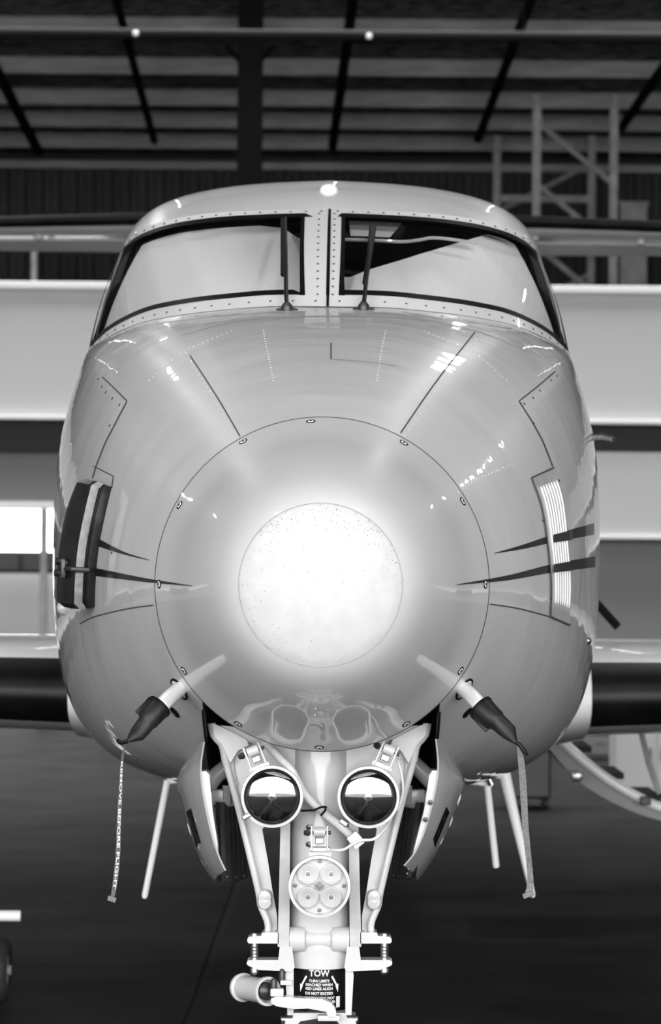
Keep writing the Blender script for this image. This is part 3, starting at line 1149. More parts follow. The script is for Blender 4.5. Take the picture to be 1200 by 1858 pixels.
# ---------------------------------------------------------------- nose wheel bay
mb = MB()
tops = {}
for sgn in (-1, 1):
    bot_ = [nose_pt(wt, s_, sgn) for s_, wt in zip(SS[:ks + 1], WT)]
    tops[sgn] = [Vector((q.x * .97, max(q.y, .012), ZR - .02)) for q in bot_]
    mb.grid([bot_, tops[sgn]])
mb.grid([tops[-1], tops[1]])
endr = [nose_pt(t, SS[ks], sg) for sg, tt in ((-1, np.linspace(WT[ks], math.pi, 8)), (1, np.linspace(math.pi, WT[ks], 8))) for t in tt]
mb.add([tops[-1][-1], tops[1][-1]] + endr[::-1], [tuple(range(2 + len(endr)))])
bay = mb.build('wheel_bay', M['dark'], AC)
for sgn in (-1, 1):
    pts = [nose_pt(wt, s_, sgn) + Vector((0, -.002, 0)) for s_, wt in list(zip(SS, WT))[1:ks + 1]]
    MB().tube(pts, .004, 6).build('bay_edge_seal', M['seal'], bay)

# bay doors
def bay_door(A, B, pl_, rib, fl_, dn=7.12, df=7.50):
    n = 20
    ca, cb = crs(A, n), crs(B, n)
    rows = []
    for a, b in zip(ca, cb):
        p0, p1 = P(a[0], a[1], dn), P(b[0], b[1], df)
        s = 1 if p0.x < 0 else -1
        row = []
        for f in np.linspace(0, 1, 7):
            q = p0.lerp(p1, f)
            q += Vector((-s * .010 * math.sin(math.pi * f), -.012 * math.sin(math.pi * f), 0))
            row.append(q)
        rows.append(row)
    mb = MB().grid(rows)
    s = 1 if rows[5][0].x < 0 else -1
    back = [[q + Vector((s * .004, .006, 0)) for q in r] for r in rows]
    mb.grid(back, flip=True)
    mb.grid([[r[0] for r in rows], [r[0] for r in back]])
    mb.grid([[r[-1] for r in rows], [r[-1] for r in back]])
    mb.grid([rows[-1], back[-1]])
    dr = mb.build('gear_door', M['nose'], AC)
    tr = bvh([dr])
    strip('door_placard', pl_[0], pl_[1], 'placard', dr, .0015, 6, tr, smooth_curve=False)
    for f0, f1 in ((.22, .36), (.62, .76)):
        la = [tuple(np.array(pl_[0][0]) * (1 - f) + np.array(pl_[0][1]) * f) for f in (f0, f1)]
        lb_ = [tuple(np.array(pl_[1][0]) * (1 - f) + np.array(pl_[1][1]) * f) for f in (f0, f1)]
        mid = lambda a, b, k: tuple(np.array(a) * (1 - k) + np.array(b) * k)
        strip('placard_print', [mid(a, b, .38) for a, b in zip(la, lb_)], [mid(a, b, .55) for a, b in zip(la, lb_)], 'seam', dr, .0018, 4, tr, smooth_curve=False)
    # pale inner flange
    MB().prism(fl_, dn + .01, dn + .08).build('door_flange', M['gear'], dr)
    # ribbed dark liner
    (x0, y0), (x1, y1), (x2, y2), (x3, y3) = rib
    G = []
    for j in range(13):
        row = []
        for i in range(43):
            f, g = i / 42, j / 12
            tq = P(x0, y0, 7.22).lerp(P(x1, y1, 7.75), f)
            bq = P(x3, y3, 7.22).lerp(P(x2, y2, 7.75), f)
            q = tq.lerp(bq, g) + Vector((s * .006 * (1 if (i // 3) % 2 else 0), 0, -.01 * math.sin(math.pi * f) * g))
            row.append(q)
        G.append(row)
    mb = MB().grid(G)
    mb.grid([[q + Vector((-s * .01, 0, 0)) for q in r] for r in G], flip=True)
    ln = mb.build('door_liner', M['rib'], dr, angle=20)
    mb = MB()
    for i in range(4, 42, 8):
        c = G[-1][i] + Vector((0, -.004, .012))
        mb.lathe([(.0035, 0), (.002, .003), (0, .0035)], c, (s * .9, -.4, 0), 8)
    mb.build('liner_rivets', M['steel'], dr, kind='stuff')
    return dr


dl = bay_door([(369, 1346), (363, 1395), (369, 1450), (382, 1510), (395, 1552), (408, 1580)],
         [(366, 1349), (322, 1406), (333, 1470), (352, 1535), (371, 1578), (391, 1605)],
         ([(339, 1473), (357, 1538)], [(347, 1466), (365, 1529)]),
         [(398, 1455), (445, 1462), (456, 1588), (402, 1598)],
         [(364, 1400), (374, 1399), (380, 1406), (386, 1470), (395, 1530), (396, 1556), (387, 1535), (378, 1500), (369, 1455)])
drr = bay_door([(793, 1341), (797, 1395), (788, 1450), (772, 1508), (754, 1548), (735, 1571)],
         [(795, 1342), (843, 1412), (831, 1462), (808, 1522), (786, 1563), (757, 1602)],
         ([(810, 1463), (786, 1522)], [(815, 1474), (789, 1537)]),
         [(765, 1455), (712, 1470), (705, 1590), (748, 1592)],
         [(796, 1398), (785, 1398), (779, 1408), (770, 1470), (757, 1520), (748, 1556), (760, 1532), (776, 1492), (788, 1450)])
for px, py in ((781, 1456), (772, 1487)):
    MB().lathe([(.006, -.002), (.006, .002), (0, .003)], P(px, py, 7.12), (0, -1, 0), 12).build('door_bolt', M['darksteel'], drr)
# hinge arms inside the bay
for s, pts in ((1, [(378, 1425), (395, 1405), (412, 1392)]), (-1, [(785, 1420), (768, 1402), (750, 1385)])):
    mb = MB().tube([P(x, y, 7.35) for x, y in pts], .022, 10)
    mb.build('door_arm', M['gearg'], AC)
    x = 400 if s == 1 else 752
    mb = MB().box(P(x, 1446, 7.35), (.055, .05, .04), bev=.006)
    mb.tube([P(x + 12 * s, 1425, 7.33), P(x + 12 * s, 1455, 7.33)], .012, 8)
    mb.tube([P(x - 8 * s, 1460, 7.33), P(x + 30 * s, 1452, 7.36)], .014, 8)
    mb.build('door_link', M['gearg'], AC)

# ---------------------------------------------------------------- nose gear
DG = 7.26
K = DG / F
cx = 580
strut = MB()
o = P(cx, 1700, DG)
prof_ = [(0, -.0), (55 * K, 0), (55 * K, 190 * K), (53 * K, 200 * K), (53 * K, 395 * K), (0, 400 * K)]
strut.lathe(prof_, o, (0, 0, 1), 40)
st_o = strut.build('gear_strut', M['gear'], AC)
def brace(mir):
    mx = (lambda x: 2 * cx - x) if mir else (lambda x: x)
    rim = [(384, 1312), (389, 1334), (404, 1352), (412, 1390), (432, 1462), (452, 1545), (470, 1620), (473, 1642), (486, 1674), (486, 1700)]
    web = [(386, 1314), (392, 1334), (406, 1352), (414, 1390), (434, 1462), (454, 1545), (472, 1620), (475, 1642), (488, 1674), (488, 1702), (503, 1702), (503, 1662), (494, 1612), (486, 1560), (476, 1505), (500, 1470), (530, 1450), (540, 1400), (540, 1340), (450, 1322)]
    mb = MB().prism([(mx(x), y) for x, y in web], DG - .035, DG - .015)
    w_ = mb.build('drag_brace', M['gear'], AC, angle=30)
    MB().tube([P(mx(x), y, DG - .05) for x, y in crs(rim, 40)], [.011] * 8 + [.009] * 32, 10).build('brace_rim', M['gear'], w_)
    inner = [(470, 1360), (452, 1352), (436, 1358), (424, 1372), (421, 1395), (428, 1425)]
    MB().tube([P(mx(x), y, DG - .04) for x, y in crs(inner, 24)], .007, 8).build('gusset_rim', M['gear'], w_)
    # upper lug
    MB().prism([(mx(x), y) for x, y in [(386, 1312), (400, 1318), (446, 1342), (452, 1352), (432, 1362), (418, 1385), (404, 1352), (389, 1336)]], DG - .075, DG - .02).build('upper_lug', M['gear'], w_, angle=25)
    # boss
    MB().lathe([(13.5 * K, -.02), (13.5 * K, .018), (11 * K, .024), (0, .025)], P(mx(481), 1626, DG - .04), (0, -1, 0), 24).build('brace_boss', M['gear'], w_)
    MB().lathe([(13.5 * K, -.02), (13.5 * K, .018), (11 * K, .024), (0, .025)], P(mx(481), 1636, DG - .04), (0, -1, 0), 24).build('brace_boss', M['gear'], w_)
    # straps beside the strut
    c0, c1 = P(mx(517), 1470, DG - .06), P(mx(512), 1720, DG - .06)
    pl2 = [(mx(x), y) for x, y in [(510, 1470), (527, 1470), (525, 1718), (504, 1718)]]
    MB().prism(pl2, DG - .09, DG - .03).build('side_strap', M['gearg'], w_, smooth=False)
    # horizontal lugs and the bolt between them
    MB().prism([(mx(x), y) for x, y in [(449, 1704), (452, 1700), (474, 1698), (476, 1692), (506, 1692), (506, 1712), (452, 1712), (449, 1709)]], DG - .09, DG - .03).build('upper_flange', M['gear'], w_, angle=25)
    MB().prism([(mx(x), y) for x, y in [(448, 1746), (452, 1742), (505, 1742), (508, 1718), (530, 1718), (535, 1756), (530, 1763), (470, 1760), (452, 1753), (448, 1750)]], DG - .09, DG - .03).build('lower_flange', M['gear'], w_, angle=25)
    a, b = P(mx(462), 1712, DG - .06), P(mx(462), 1742, DG - .06)
    mb = MB().tube([a + Vector((0, 0, .008)), b], .0095, 12)
    for f in (.2, .4, .6, .8):
        q = a.lerp(b, f)
        mb.lathe([(.0098, -.0015), (.0112, 0), (.0098, .0015)], q, (0, 0, 1), 12)
    mb.build('flange_bolt', M['steel'], w_)
    MB().lathe([(.0, .005), (.007, .004), (.011, -.004), (.011, -.012), (.005, -.018), (0, -.02)], P(mx(462), 1755, DG - .08), (0, 0, 1), 12).build('bolt_head', M['steel'], w_)
    MB().lathe([(.011, 0), (.011, .008), (.004, .011), (0, .011)], P(mx(462), 1699, DG - .06), (0, 0, 1), 12).build('bolt_cap', M['steel'], w_)
    # dark nut of the cross tube
    x = -1 if not mir else 1
    MB().lathe([(.017, 0), (.017, .008), (.012, .009), (.012, .020), (.006, .024), (0, .024)], P(mx(505), 1700, DG - .06), (x, 0, 0), 6).build('cross_nut', M['darksteel'], w_, smooth=False)


brace(False)
brace(True)
# cross tube, collar, yoke
a, b = P(cx - 54, 1704, DG - .06), P(cx + 54, 1704, DG - .06)
ax = (b - a).normalized(); Ln = (b - a).length
xt = MB().lathe([(0, 0), (.031, 0), (.031, .25 * Ln), (.022, .28 * Ln), (.022, .68 * Ln), (.031, .72 * Ln), (.031, Ln), (0, Ln)], a, ax, 28).build('cross_tube', M['gear'], AC)
mb = MB()
o = P(cx, 1752, DG)
mb.lathe([(49 * K, 0), (56 * K, 0), (57 * K, 10 * K), (57 * K, 52 * K), (0, 52 * K)], o, (0, 0, 1), 40)
for s in (-1, 1):
    mb.prism([(cx + s * 47, 1757), (cx + s * 60, 1757), (cx + s * 62, 1770), (cx + s * 58, 1842), (cx + s * 47, 1842)], DG - .08, DG + .03)
mb.build('gear_collar', M['gear'], AC, angle=30)
# inner column with the tow placard
rp = 49 * K
pc = MB()
zt_, zb_ = P(cx, 1752, DG).z, P(cx, 1880, DG).z
pc.lathe([(rp, 0), (rp, zt_ - zb_)], Vector((P(cx, 1752, DG).x, D2Y(DG), zb_)), (0, 0, 1), 48)
pco = pc.build('tow_placard', M['placard'], AC, label='black placard with white tow limit lettering')
PC = Vector((P(cx, 1752, DG).x, D2Y(DG), 0))


def text_mesh(s, size, align='CENTER', shear=0.0):
    cu = bpy.data.curves.new('txt', 'FONT')
    cu.body = s
    cu.size = size
    cu.align_x = align
    cu.align_y = 'CENTER'
    cu.shear = shear
    cu.offset = size * .018
    cu.resolution_u = 3
    ob = bpy.data.objects.new('txt', cu)
    COL.objects.link(ob)
    dg = bpy.context.evaluated_depsgraph_get()
    me = bpy.data.meshes.new_from_object(ob.evaluated_get(dg))
    bm = bmesh.new()
    bm.from_mesh(me)
    bmesh.ops.triangulate(bm, faces=bm.faces)
    bm.verts.index_update()
    vs = [v.co.copy() for v in bm.verts]
    fs = [[v.index for v in f.verts] for f in bm.faces]
    bm.free()
    bpy.data.objects.remove(ob)
    bpy.data.curves.remove(cu)
    bpy.data.meshes.remove(me)
    return vs, fs


def on_col(x, z, off=.0008):
    a = x / rp
    return PC + Vector((math.sin(a) * (rp + off), -math.cos(a) * (rp + off), z))


mb = MB()
for s, py, hpx in (('TOW', 1760, 11.5), ('TURN LIMITS', 1773.5, 5.0), ('REACHED WHEN', 1780.5, 5.0), ('RED LINES ALIGN', 1787.5, 5.0), ('DO NOT EXCEED', 1796, 5.0), ('CAUTION: DO NOT', 1804.5, 5.0), ('TOW WITH RUDDER', 1811.5, 5.0), ('LOCK INSTALLED', 1818.5, 5.0)):
    vs, fs = text_mesh(s, hpx * K * 1.38)
    z = P(cx, py, DG).z + 0
    mb.add([on_col(v.x * .94, z + v.y) for v in vs], fs)
def colquad(pts):
    mb.add([on_col((x - cx) * K, P(cx, y, DG).z) for x, y in pts], [tuple(range(len(pts)))])
for s in (-1, 1):
    colquad([(cx + s * 22, 1766), (cx + s * 25, 1764), (cx + s * 36, 1782), (cx + s * 33, 1784)])
    colquad([(cx + s * 31, 1783), (cx + s * 38, 1779), (cx + s * 37, 1795)])
    colquad([(cx + s * 33, 1802), (cx + s * 42, 1802), (cx + s * 42, 1822), (cx + s * 33, 1822)])
mb.build('placard_lettering', M['letter'], pco)
# steering damper roller at the lower left
A, B = P(438, 1791, DG + .02), P(487, 1799, DG - .09)
ax = (B - A).normalized(); Ln = (B - A).length
mb = MB().lathe([(0, 0), (.034, 0), (.036, .006), (.036, .012), (.031, .016), (.031, Ln - .016), (.036, Ln - .012), (.036, Ln), (.029, Ln), (.024, Ln - .02), (0, Ln - .02)], A, ax, 36)
rl = mb.build('damper_roller', M['gear'], AC)
MB().lathe([(.022, Ln - .021), (.022, Ln - .006), (.012, Ln + .004), (0, Ln + .006)], A, ax, 24).build('roller_hub', M['darksteel'], rl)
MB().box(P(503, 1800, DG - .11), (.033, .03, .020), bev=.004).build('roller_bracket', M['gear'], rl)
MB().box(P(520, 1782, DG - .09), (.03, .03, .012), bev=.003).build('roller_bracket', M['gear'], rl)
MB().lathe([(.008, -.01), (.008, .01), (.005, .018), (0, .02)], P(512, 1772, DG - .09), (0, 0, 1), 12).build('roller_bolt', M['darksteel'], rl)
MB().lathe([(.008, -.01), (.008, .01), (.005, .016), (0, .018)], P(497, 1787, DG - .11), (0, 0, 1), 12).build('roller_bolt', M['darksteel'], rl)
arm = [(492, 1812), (502, 1808), (545, 1811), (585, 1813), (602, 1820), (610, 1834), (610, 1846), (596, 1846), (592, 1836), (560, 1830), (535, 1831), (502, 1826), (492, 1820)]
MB().prism(arm, DG - .12, DG - .085).build('damper_arm', M['gear'], rl, angle=25)
# fork top with pins
mb = MB().prism([(534, 1838), (626, 1838), (632, 1850), (646, 1852), (648, 1905), (512, 1905), (518, 1852), (530, 1850)], DG - .085, DG + .05)
fork = mb.build('fork_crown', M['gear'], AC, angle=25)
for s in (-1, 1):
    MB().lathe([(0, -.02), (.010, -.02), (.010, .012), (.006, .015), (0, .015)], P(cx + s * 60, 1850, DG - .07), (s, 0, 0), 14).build('fork_pin', M['steel'], fork)
    q = P(cx + s * 62, 1900, DG)
    MB().tube([q, Vector((PC.x + s * .10, q.y, .36)), Vector((PC.x + s * .10, q.y, .26))], [.035, .03, .035], 12).build('fork_leg', M['gear'], fork)
MB().box(P(597, 1846, DG - .10), (.055, .04, .014), bev=.003).build('fork_block', M['gear'], fork)
wc = Vector((PC.x, D2Y(DG), .275))
MB().lathe([(.15, -.07), (.19, -.078), (.24, -.07), (.268, -.045), (.275, 0), (.268, .045), (.24, .07), (.19, .078), (.15, .07), (.15, -.07)], wc, (1, 0, 0), 48).build('nose_tyre', M['rubber'], AC)
MB().lathe([(0, -.09), (.03, -.09), (.03, -.05), (.14, -.05), (.152, -.07), (.152, .07), (.14, .05), (.03, .05), (.03, .09), (0, .09)], wc, (1, 0, 0), 36).build('nose_wheel_hub', M['gear'], AC)

# ---------------------------------------------------------------- gear lights
def lamp(px, py, d, kind, bracket):
    k = d / F
    o = P(px, py, d)
    R = 57 * k
    mb = MB().lathe([(R * .90, -.055), (R * .97, -.02), (R * .985, .0), (R, .006), (R * .985, .013), (R * .90, .014), (R * .885, .006), (R * .88, -.01)], o, (0, -1, 0), 56)
    mb.lathe([(R * .90, -.055), (R * .55, -.09), (0, -.10)], o, (0, -1, 0), 40)
    L = mb.build('landing_light' if kind == 'par' else 'taxi_light', M['gear'], AC)
    if kind == 'par':
        # mirror bowl
        pr = []
        for i in range(14):
            r = R * .885 * (1 - i / 13)
            pr.append((r, -.052 + .048 * (r / (R * .885)) ** 2))
        MB().lathe(pr, o, (0, -1, 0), 56).build('reflector', M['chrome'], L)
        MB().lathe([(.007, -.05), (.010, -.03), (.012, -.022), (.008, -.014), (0, -.012)], o, (0, -1, 0), 16).build('bulb', M['steel'], L)
        mb = MB().tube([o + Vector((0, .04, -.0)), o + Vector((-.006, .015, -.02)), o + Vector((-.026, .03, -.05))], .003, 6)
        mb.tube([o + Vector((0, .03, 0)), o + Vector((.008, .015, -.02)), o + Vector((.03, .03, -.045))], .003, 6)
        mb.build('filament_support', M['steel'], L)
        MB().lathe([(R * .885 * math.cos(q_), .002 + .017 * math.sin(q_)) for q_ in np.linspace(0, math.pi / 2, 14)], o, (0, -1, 0), 48).build('lens', M['lens'], L)
        MB().lathe([(R * .885, .006), (R * .845, .007), (R * .84, .001)], o, (0, -1, 0), 48).build('lens_gasket', M['seal'], L)
    else:
        MB().lathe([(R * .885, -.012), (0, -.012)], o, (0, -1, 0), 48).build('led_backing', M['frost'], L)
        for sx in (-1, 1):
            for sz in (-1, 1):
                c = o + Vector((sx * R * .37, .012, sz * R * .37))
                MB().lathe([(R * .36, 0), (R * .35, .008), (R * .30, .011), (R * .12, .003), (R * .10, .001), (0, .001)], c, (0, -1, 0), 28).build('led_optic', M['frost'], L)
                MB().lathe([(R * .07, .002), (R * .05, .005), (0, .006)], c, (0, -1, 0), 12).build('led_chip', M['frost2'], L)
        c = o + Vector((0, .006, 0))
        q = R * .16
        MB().add([c + Vector((0, -.004, q)), c + Vector((q, -.004, 0)), c + Vector((0, -.004, -q)), c + Vector((-q, -.004, 0)), c + Vector((0, .004, q)), c + Vector((q, .004, 0)), c + Vector((0, .004, -q)), c + Vector((-q, .004, 0))],
                 [(0, 1, 2, 3), (0, 1, 5, 4), (1, 2, 6, 5), (2, 3, 7, 6), (3, 0, 4, 7)]).build('centre_diamond', M['frost2'], L, smooth=False)
        for a in range(4):
            t = math.pi / 2 * a
            MB().lathe([(.005, 0), (.004, .004), (0, .005)], o + Vector((math.sin(t) * R * .78, .010, math.cos(t) * R * .78)), (0, -1, 0), 10).build('led_screw', M['frost2'], L)
        MB().lathe([(R * .885, .003), (R * .6, .008), (0, .011)], o, (0, -1, 0), 48).build('lens', M['ledlens'], L)
    # bracket: two side plates, a pin and a foot
    bx_, by_, ang = bracket
    rot = Matrix.Rotation(math.radians(ang), 3, 'Y')
    c = P(bx_, by_, d + .02)
    for s in (-1, 1):
        mb = MB().box(c + rot @ Vector((s * .019, 0, 0)), (.005, .03, .062), rot, bev=.0015)
        mb.build('bracket_plate', M['gear'] if kind == 'par' else M['steel'], L, smooth=False)
    ax = rot @ Vector((1, 0, 0))
    MB().tube([c - ax * .032 + rot @ Vector((0, 0, .012)), c + ax * .028 + rot @ Vector((0, 0, .012))], .0045, 10).build('bracket_pin', M['darksteel'], L)
    MB().lathe([(.009, 0), (.009, .006), (.006, .014), (0, .015)], c - ax * .024 + rot @ Vector((0, 0, .012)), -ax, 6).build('bracket_nut', M['darksteel'], L, smooth=False)
    MB().tube([c - ax * .014 + rot @ Vector((0, 0, .014)), c + ax * .014 + rot @ Vector((0, 0, .014))], .012, 14).build('bracket_barrel', M['gear'] if kind == 'par' else M['gearg'], L)
    MB().box(c + rot @ Vector((0, .0, -.028)), (.052, .024, .012), rot, bev=.002).build('bracket_foot', M['gear'] if kind == 'par' else M['steel'], L, smooth=False)
    MB().box(c + rot @ Vector((0, .012, -.008)), (.022, .012, .016), rot, bev=.002).build('bracket_block', M['steel'], L, smooth=False)
    if kind == 'led':
        for dz in (-.012, .03):
            MB().lathe([(.008, 0), (.008, .005), (.004, .011), (0, .011)], c - ax * .022 + rot @ Vector((0, 0, dz - .004)), -ax, 6).build('bracket_nut', M['steel'], L, smooth=False)
    return L


l1 = lamp(494, 1445, 7.05, 'par', (463, 1372, -22))
l2 = lamp(669, 1446, 7.05, 'par', (702, 1370, 22))
l3 = lamp(580, 1608, 7.05, 'led', (580, 1520, 0))
for px, py, a, l in ((447, 1481, -30, l1), (624, 1493, 35, l2)):
    MB().box(P(px, py, 7.04), (.022, .02, .012), Matrix.Rotation(math.radians(a), 3, 'Y'), bev=.003).build('bezel_clamp', M['steel'], l, smooth=False)

# wiring
MB().tube([P(x, y, 7.14) for x, y in crs([(480, 1345), (505, 1372), (530, 1400), (552, 1440), (585, 1472), (625, 1505), (650, 1530)], 30)], .0105, 12).build('cable_conduit', M['wirecover'], AC)
MB().box(P(646, 1524, 7.11), (.030, .026, .036), Matrix.Rotation(math.radians(-40), 3, 'Y'), bev=.003).build('cable_tape', M['wirecover'], AC)
MB().tube([P(x, y, 7.09) for x, y in crs([(594, 1542), (622, 1542), (640, 1532), (655, 1525), (680, 1522), (700, 1502), (712, 1480)], 30)], .0035, 8).build('cable', M['wirecover'], AC)
MB().tube([P(x, y, 7.10) for x, y in crs([(722, 1380), (730, 1410), (731, 1440), (722, 1470)], 20)], .003, 8).build('cable', M['wirecover'], AC)
mb = MB().tube([P(x, y, 7.10) for x, y in ((546, 1471), (570, 1470), (584, 1464), (592, 1464))], .003, 6)
mb.tube([P(x, y, 7.10) for x, y in ((592, 1463), (590, 1471), (582, 1480))], .0032, 6)
mb.build('cable_tie', M['seal'], AC)

# ---------------------------------------------------------------- pitot tubes, covers and streamers
def pitot(side, base, m1, m2, tip, strap, lettered, label):
    b, n = hit(*base)
    d = b.y - CAM.y
    p1 = P(m1[0], m1[1], d - .17)
    p2 = p1.lerp(P(tip[0], tip[1], d - .23), .35)
    mb = MB()
    mb.lathe([(.026, -.004), (.026, .004), (.020, .008), (.0, .009)], b, n, 20)
    pm_ = mb.build('pitot_base', M['gear'], AC)
    MB().tube([b - n * .01, b.lerp(p1, .5) + Vector((0, 0, .002)), p1, p2], [.019, .0185, .018, .012], 18).build('pitot_mast', M['white'], pm_)
    MB().lathe([(.031, 0), (.031, .0035), (.027, .004), (.026, 0)], b, n, 24).build('base_gasket', M['seal'], pm_)
    # cover: sleeve, folded tail
    dd = d - .17
    t = thing('pitot_cover', tuple(P(m2[0], m2[1], dd)), label, 'cover', 'pitot covers')
    v0, v1 = P(m1[0], m1[1], dd), P(tip[0], tip[1], dd - .06)
    ax = (v1 - v0).normalized()
    Ln = (v1 - v0).length
    up = ax.cross(Vector((0, -1, 0))).normalized()
    fw_ = up.cross(ax).normalized()
    def ring(f, a, c, sh=0):
        o = v0 + ax * (Ln * f) + up * sh
        return [o + up * (a * math.cos(2 * math.pi * k / 24)) + fw_ * (c * math.sin(2 * math.pi * k / 24)) for k in range(24)]
    s = 1 if side < 0 else -1
    rows = [ring(0, .030, .024, .002), ring(.12, .029, .023, .001), ring(.40, .027, .022), ring(.44, .0235, .019, -.001), ring(.50, .0215, .017, -.003), ring(.62, .021, .012, -.004), ring(.78, .019, .009, -.005), ring(.9, .011, .007, -.002), ring(1, .004, .004)]
    MB().grid(rows, closed_u=True).build('sleeve', M['black_vinyl'], t)
    rows = [ring(0, .0315, .0255, .002), ring(.06, .0315, .0255, .0015)]
    MB().grid(rows, closed_u=True).build('hem', M['seal'], t)
    # side flap and seam stitching
    q0, q1 = v0 + up * .03, v0 + ax * Ln * .42 + up * .027
    MB().box((q0 + q1) / 2 + fw_ * -.006, (Ln * .44, .006, .014), Matrix((ax, fw_, up)).transposed(), bev=.002).build('flap', M['black_vinyl'], t)
    pts = [v0 + ax * Ln * f + fw_ * e * -1 + up * h for f, e, h in ((.04, .0262, .006), (.2, .0255, .006), (.4, .0235, .007))]
    MB().tube([p for p in pts], .0012, 6).build('stitching', M['stitch'], t)
    # cord knot at the tail
    e = v1
    mb = MB().tube([v0 + ax * Ln * .55 - fw_ * .018, v0 + ax * Ln * .75 - fw_ * .012, e], .002, 6)
    mb.build('draw_cord', M['stitch'], t)
    mb = MB().tube([e, e + Vector((-s * .012 - .004, -.004, -.004)), e + Vector((-s * .02, -.004, -.001 if side < 0 else -.02)), e + Vector((-s * .026, -.004, .004 if side < 0 else -.028))], [.005, .005, .006, .003], 8)
    mb.build('knot_end', M['seal'], t)
    # streamer
    n_ = 40
    cs = crs([(x, y, w_, tw) for x, y, w_, tw in strap], n_)
    Ls, Rs = [], []
    for x, y, wd, tw in cs:
        c = P(x, y, dd - .05)
        dirv = Vector((math.cos(tw), math.sin(tw), 0))
        wd *= .66 if lettered else 1.0
        Ls.append(c - dirv * wd); Rs.append(c + dirv * wd)
    mb = MB().grid([Ls, Rs])
    mb.grid([[q + Vector((0, .0015, 0)) for q in Ls], [q + Vector((0, .0015, 0)) for q in Rs]], flip=True)
    so = mb.build('streamer', M['strap_l' if lettered else 'strap_r'], t)
    c = P(cs[-1][0], cs[-1][1], dd - .052)
    MB().box(c + Vector((.0, 0, .006)), (cs[-1][2] * 2.3 + .004, .008, .012), Matrix.Rotation(math.radians(20 * s), 3, 'Y'), bev=.002).build('hem_fold', M['strap_r'], t, smooth=False)
    if lettered:
        vs, fs = text_mesh('REMOVE BEFORE FLIGHT', .016)
        xs_ = [v.x for v in vs]
        x0, x1 = min(xs_), max(xs_)
        mb = MB()
        out = []
        for v in vs:
            f = .12 + .80 * (v.x - x0) / (x1 - x0)
            i = f * (n_ - 1)
            k = int(min(n_ - 2, i)); g = i - k
            l, r = Ls[k].lerp(Ls[k + 1], g), Rs[k].lerp(Rs[k + 1], g)
            out.append(l.lerp(r, .5 + v.y / .016 * .85) + Vector((0, -.0012, 0)))
        mb.add(out, fs)
        mb.build('streamer_lettering', M['letter'], t)
    return t


pitot(-1, (326, 1250), (292, 1281), (270, 1300), (232, 1345),
      [(229, 1348, .004, .9), (222, 1375, .006, .75), (219, 1430, .0075, .6), (216, 1490, .0085, .5), (214, 1550, .009, .45), (209, 1600, .009, .4), (203, 1636, .007, .4)], True, 'black pitot cover with lettered streamer hanging at the left of the nose')
pitot(1, (842, 1250), (872, 1280), (892, 1300), (937, 1348),
      [(941, 1350, .004, -.4), (946, 1380, .008, -.5), (950, 1430, .009, -.5), (954, 1500, .008, -.5), (960, 1560, .008, -.6), (963, 1600, .008, -.5), (959, 1628, .010, -.2)], False, 'black pitot cover with plain streamer hanging at the right of the nose')
# drain ovals next to the pitot bases
for px, py in ((318, 1292), (848, 1293)):
    h, n = hit(px, py)
    MB().lathe([(.016, 0), (.016, .003), (.012, .004), (.011, .001), (0, .001)], h, n, 20).build('static_port', M['seal'], nose)

# ================================================================== GROUND EQUIPMENT
# wheeled dolly at the lower left
wx = P(1, 1770, 11.0)
dol = thing('wheeled_dolly', (wx.x, wx.y, 0), 'wheeled dolly with white bar and black tyre at the left edge', 'dolly')
for ox in (0, -.55):
    c = Vector((wx.x + ox, wx.y, .125))
    ty = MB().lathe([(.06, -.03), (.10, -.035), (.12, -.02), (.125, 0), (.12, .02), (.10, .035), (.06, .03)], c, (1, 0, 0), 32).build('tyre', M['rubber'], dol)
    MB().lathe([(0, -.04), (.02, -.04), (.02, -.02), (.062, -.025), (.062, .025), (.02, .02), (.02, .04), (0, .04)], c, (1, 0, 0), 24).build('hub', M['rack'], dol)
MB().tube([(wx.x - .55, wx.y, .125), (wx.x, wx.y, .125)], .012, 10).build('axle', M['darksteel'], dol)
b = P(38, 1662, 11.0)
MB().tube([(b.x - .7, b.y, b.z), (b.x - .003, b.y, b.z), (b.x, b.y, b.z)], [.021, .021, .018], 14).build('white_bar', M['white'], dol)
for ox in (-.5, -.2):
    MB().tube([(wx.x + ox, wx.y, .12), (wx.x + ox, wx.y, b.z)], .012, 8).build('bar_post', M['darksteel'], dol)
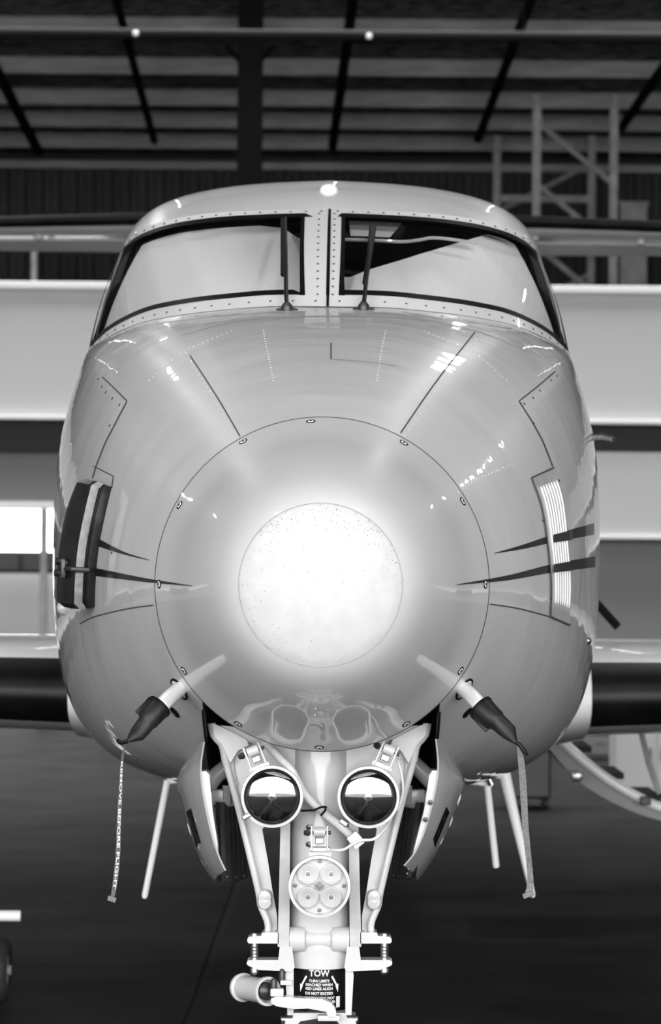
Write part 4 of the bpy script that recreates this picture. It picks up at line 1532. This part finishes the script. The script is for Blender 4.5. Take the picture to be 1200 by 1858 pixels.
# dark cart and white cabinet at the right rear
a = P(958, 1462, 20.5)
ct = thing('tool_cart', (a.x, a.y, 0), 'small dark tool cart standing on the floor under the wing', 'cart')
MB().box((a.x, a.y, .26), (.30, .4, .38), bev=.02).build('cart_body', M['cabinet'], ct, smooth=False)
MB().box((a.x, a.y, .46), (.33, .43, .03), bev=.008).build('cart_top', M['cabinet'], ct, smooth=False)
for sx in (-1, 1):
    for sy in (-1, 1):
        MB().lathe([(0, -.014), (.035, -.014), (.035, .014), (0, .014)], (a.x + sx * .12, a.y + sy * .16, .0355), (1, 0, 0), 16).build('caster', M['rubber'], ct)
a = P(1085, 1345, 26)
b0 = thing('parts_cabinet', (a.x, a.y, 0), 'dark low cabinet with drawers against the rear, right of the fuselage', 'cabinet')
MB().box((a.x, a.y, .32), (.42, .4, .64), bev=.01).build('carcass', M['cabinet'], b0, smooth=False)
for k in range(3):
    dw = MB().box((a.x, a.y - .21, .13 + .19 * k), (.36, .02, .16), bev=.004).build('drawer', M['panelg'], b0, smooth=False)
    MB().tube([(a.x - .06, a.y - .23, .15 + .19 * k), (a.x + .06, a.y - .23, .15 + .19 * k)], .008, 6).build('handle', M['steel'], dw)
a = P(1185, 1380, 22)
b1 = thing('white_locker', (a.x, a.y, 0), 'white locker standing behind the open airstair door', 'locker')
MB().box((a.x, a.y, .30), (.62, .4, .58), bev=.01).build('carcass', M['whitecab'], b1, smooth=False)
for s in (-1, 1):
    dd_ = MB().box((a.x + s * .155, a.y - .21, .30), (.29, .02, .52), bev=.004).build('locker_door', M['whitecab'], b1, smooth=False)
    MB().tube([(a.x + s * .04, a.y - .23, .25), (a.x + s * .04, a.y - .23, .35)], .007, 6).build('handle', M['steel'], dd_)
MB().box((a.x, a.y, .005), (.6, .38, .01)).build('plinth', M['frame'], b1, smooth=False)

# high-bay lamps near the front of the hangar
for x, y, lb in ((-4.26, -2.2, 'left high-bay lamp nearest the open front'), (3.27, -2.16, 'right high-bay lamp nearest the open front'), (-4.61, 9.65, 'left high-bay lamp above the fuselage'), (2.87, 9.3, 'right high-bay lamp above the fuselage'),
                 (-3.39, 13.04, 'left high-bay lamp above the tail'), (9.19, 11.79, 'high-bay lamp close to the right wall'), (-10.69, 12.12, 'high-bay lamp close to the left wall')):
    z = 8.2
    t = thing('high_bay_lamp', (x, y, z), lb, 'lamp', 'high-bay lamps')
    MB().lathe([(.06, .35), (.10, .28), (.22, .02), (.23, 0), (.21, .02), (.09, .26), (0, .27)], (x, y, z), (0, 0, 1), 28).build('shade', M['rack'], t)
    MB().lathe([(.20, .03), (.12, .0), (0, -.01)], (x, y, z), (0, 0, 1), 24).build('diffuser', M['lampe'], t)
    MB().tube([(x, y, z + .34), (x, y, roof_z(y))], .012, 6).build('stem', M['frame'], t)
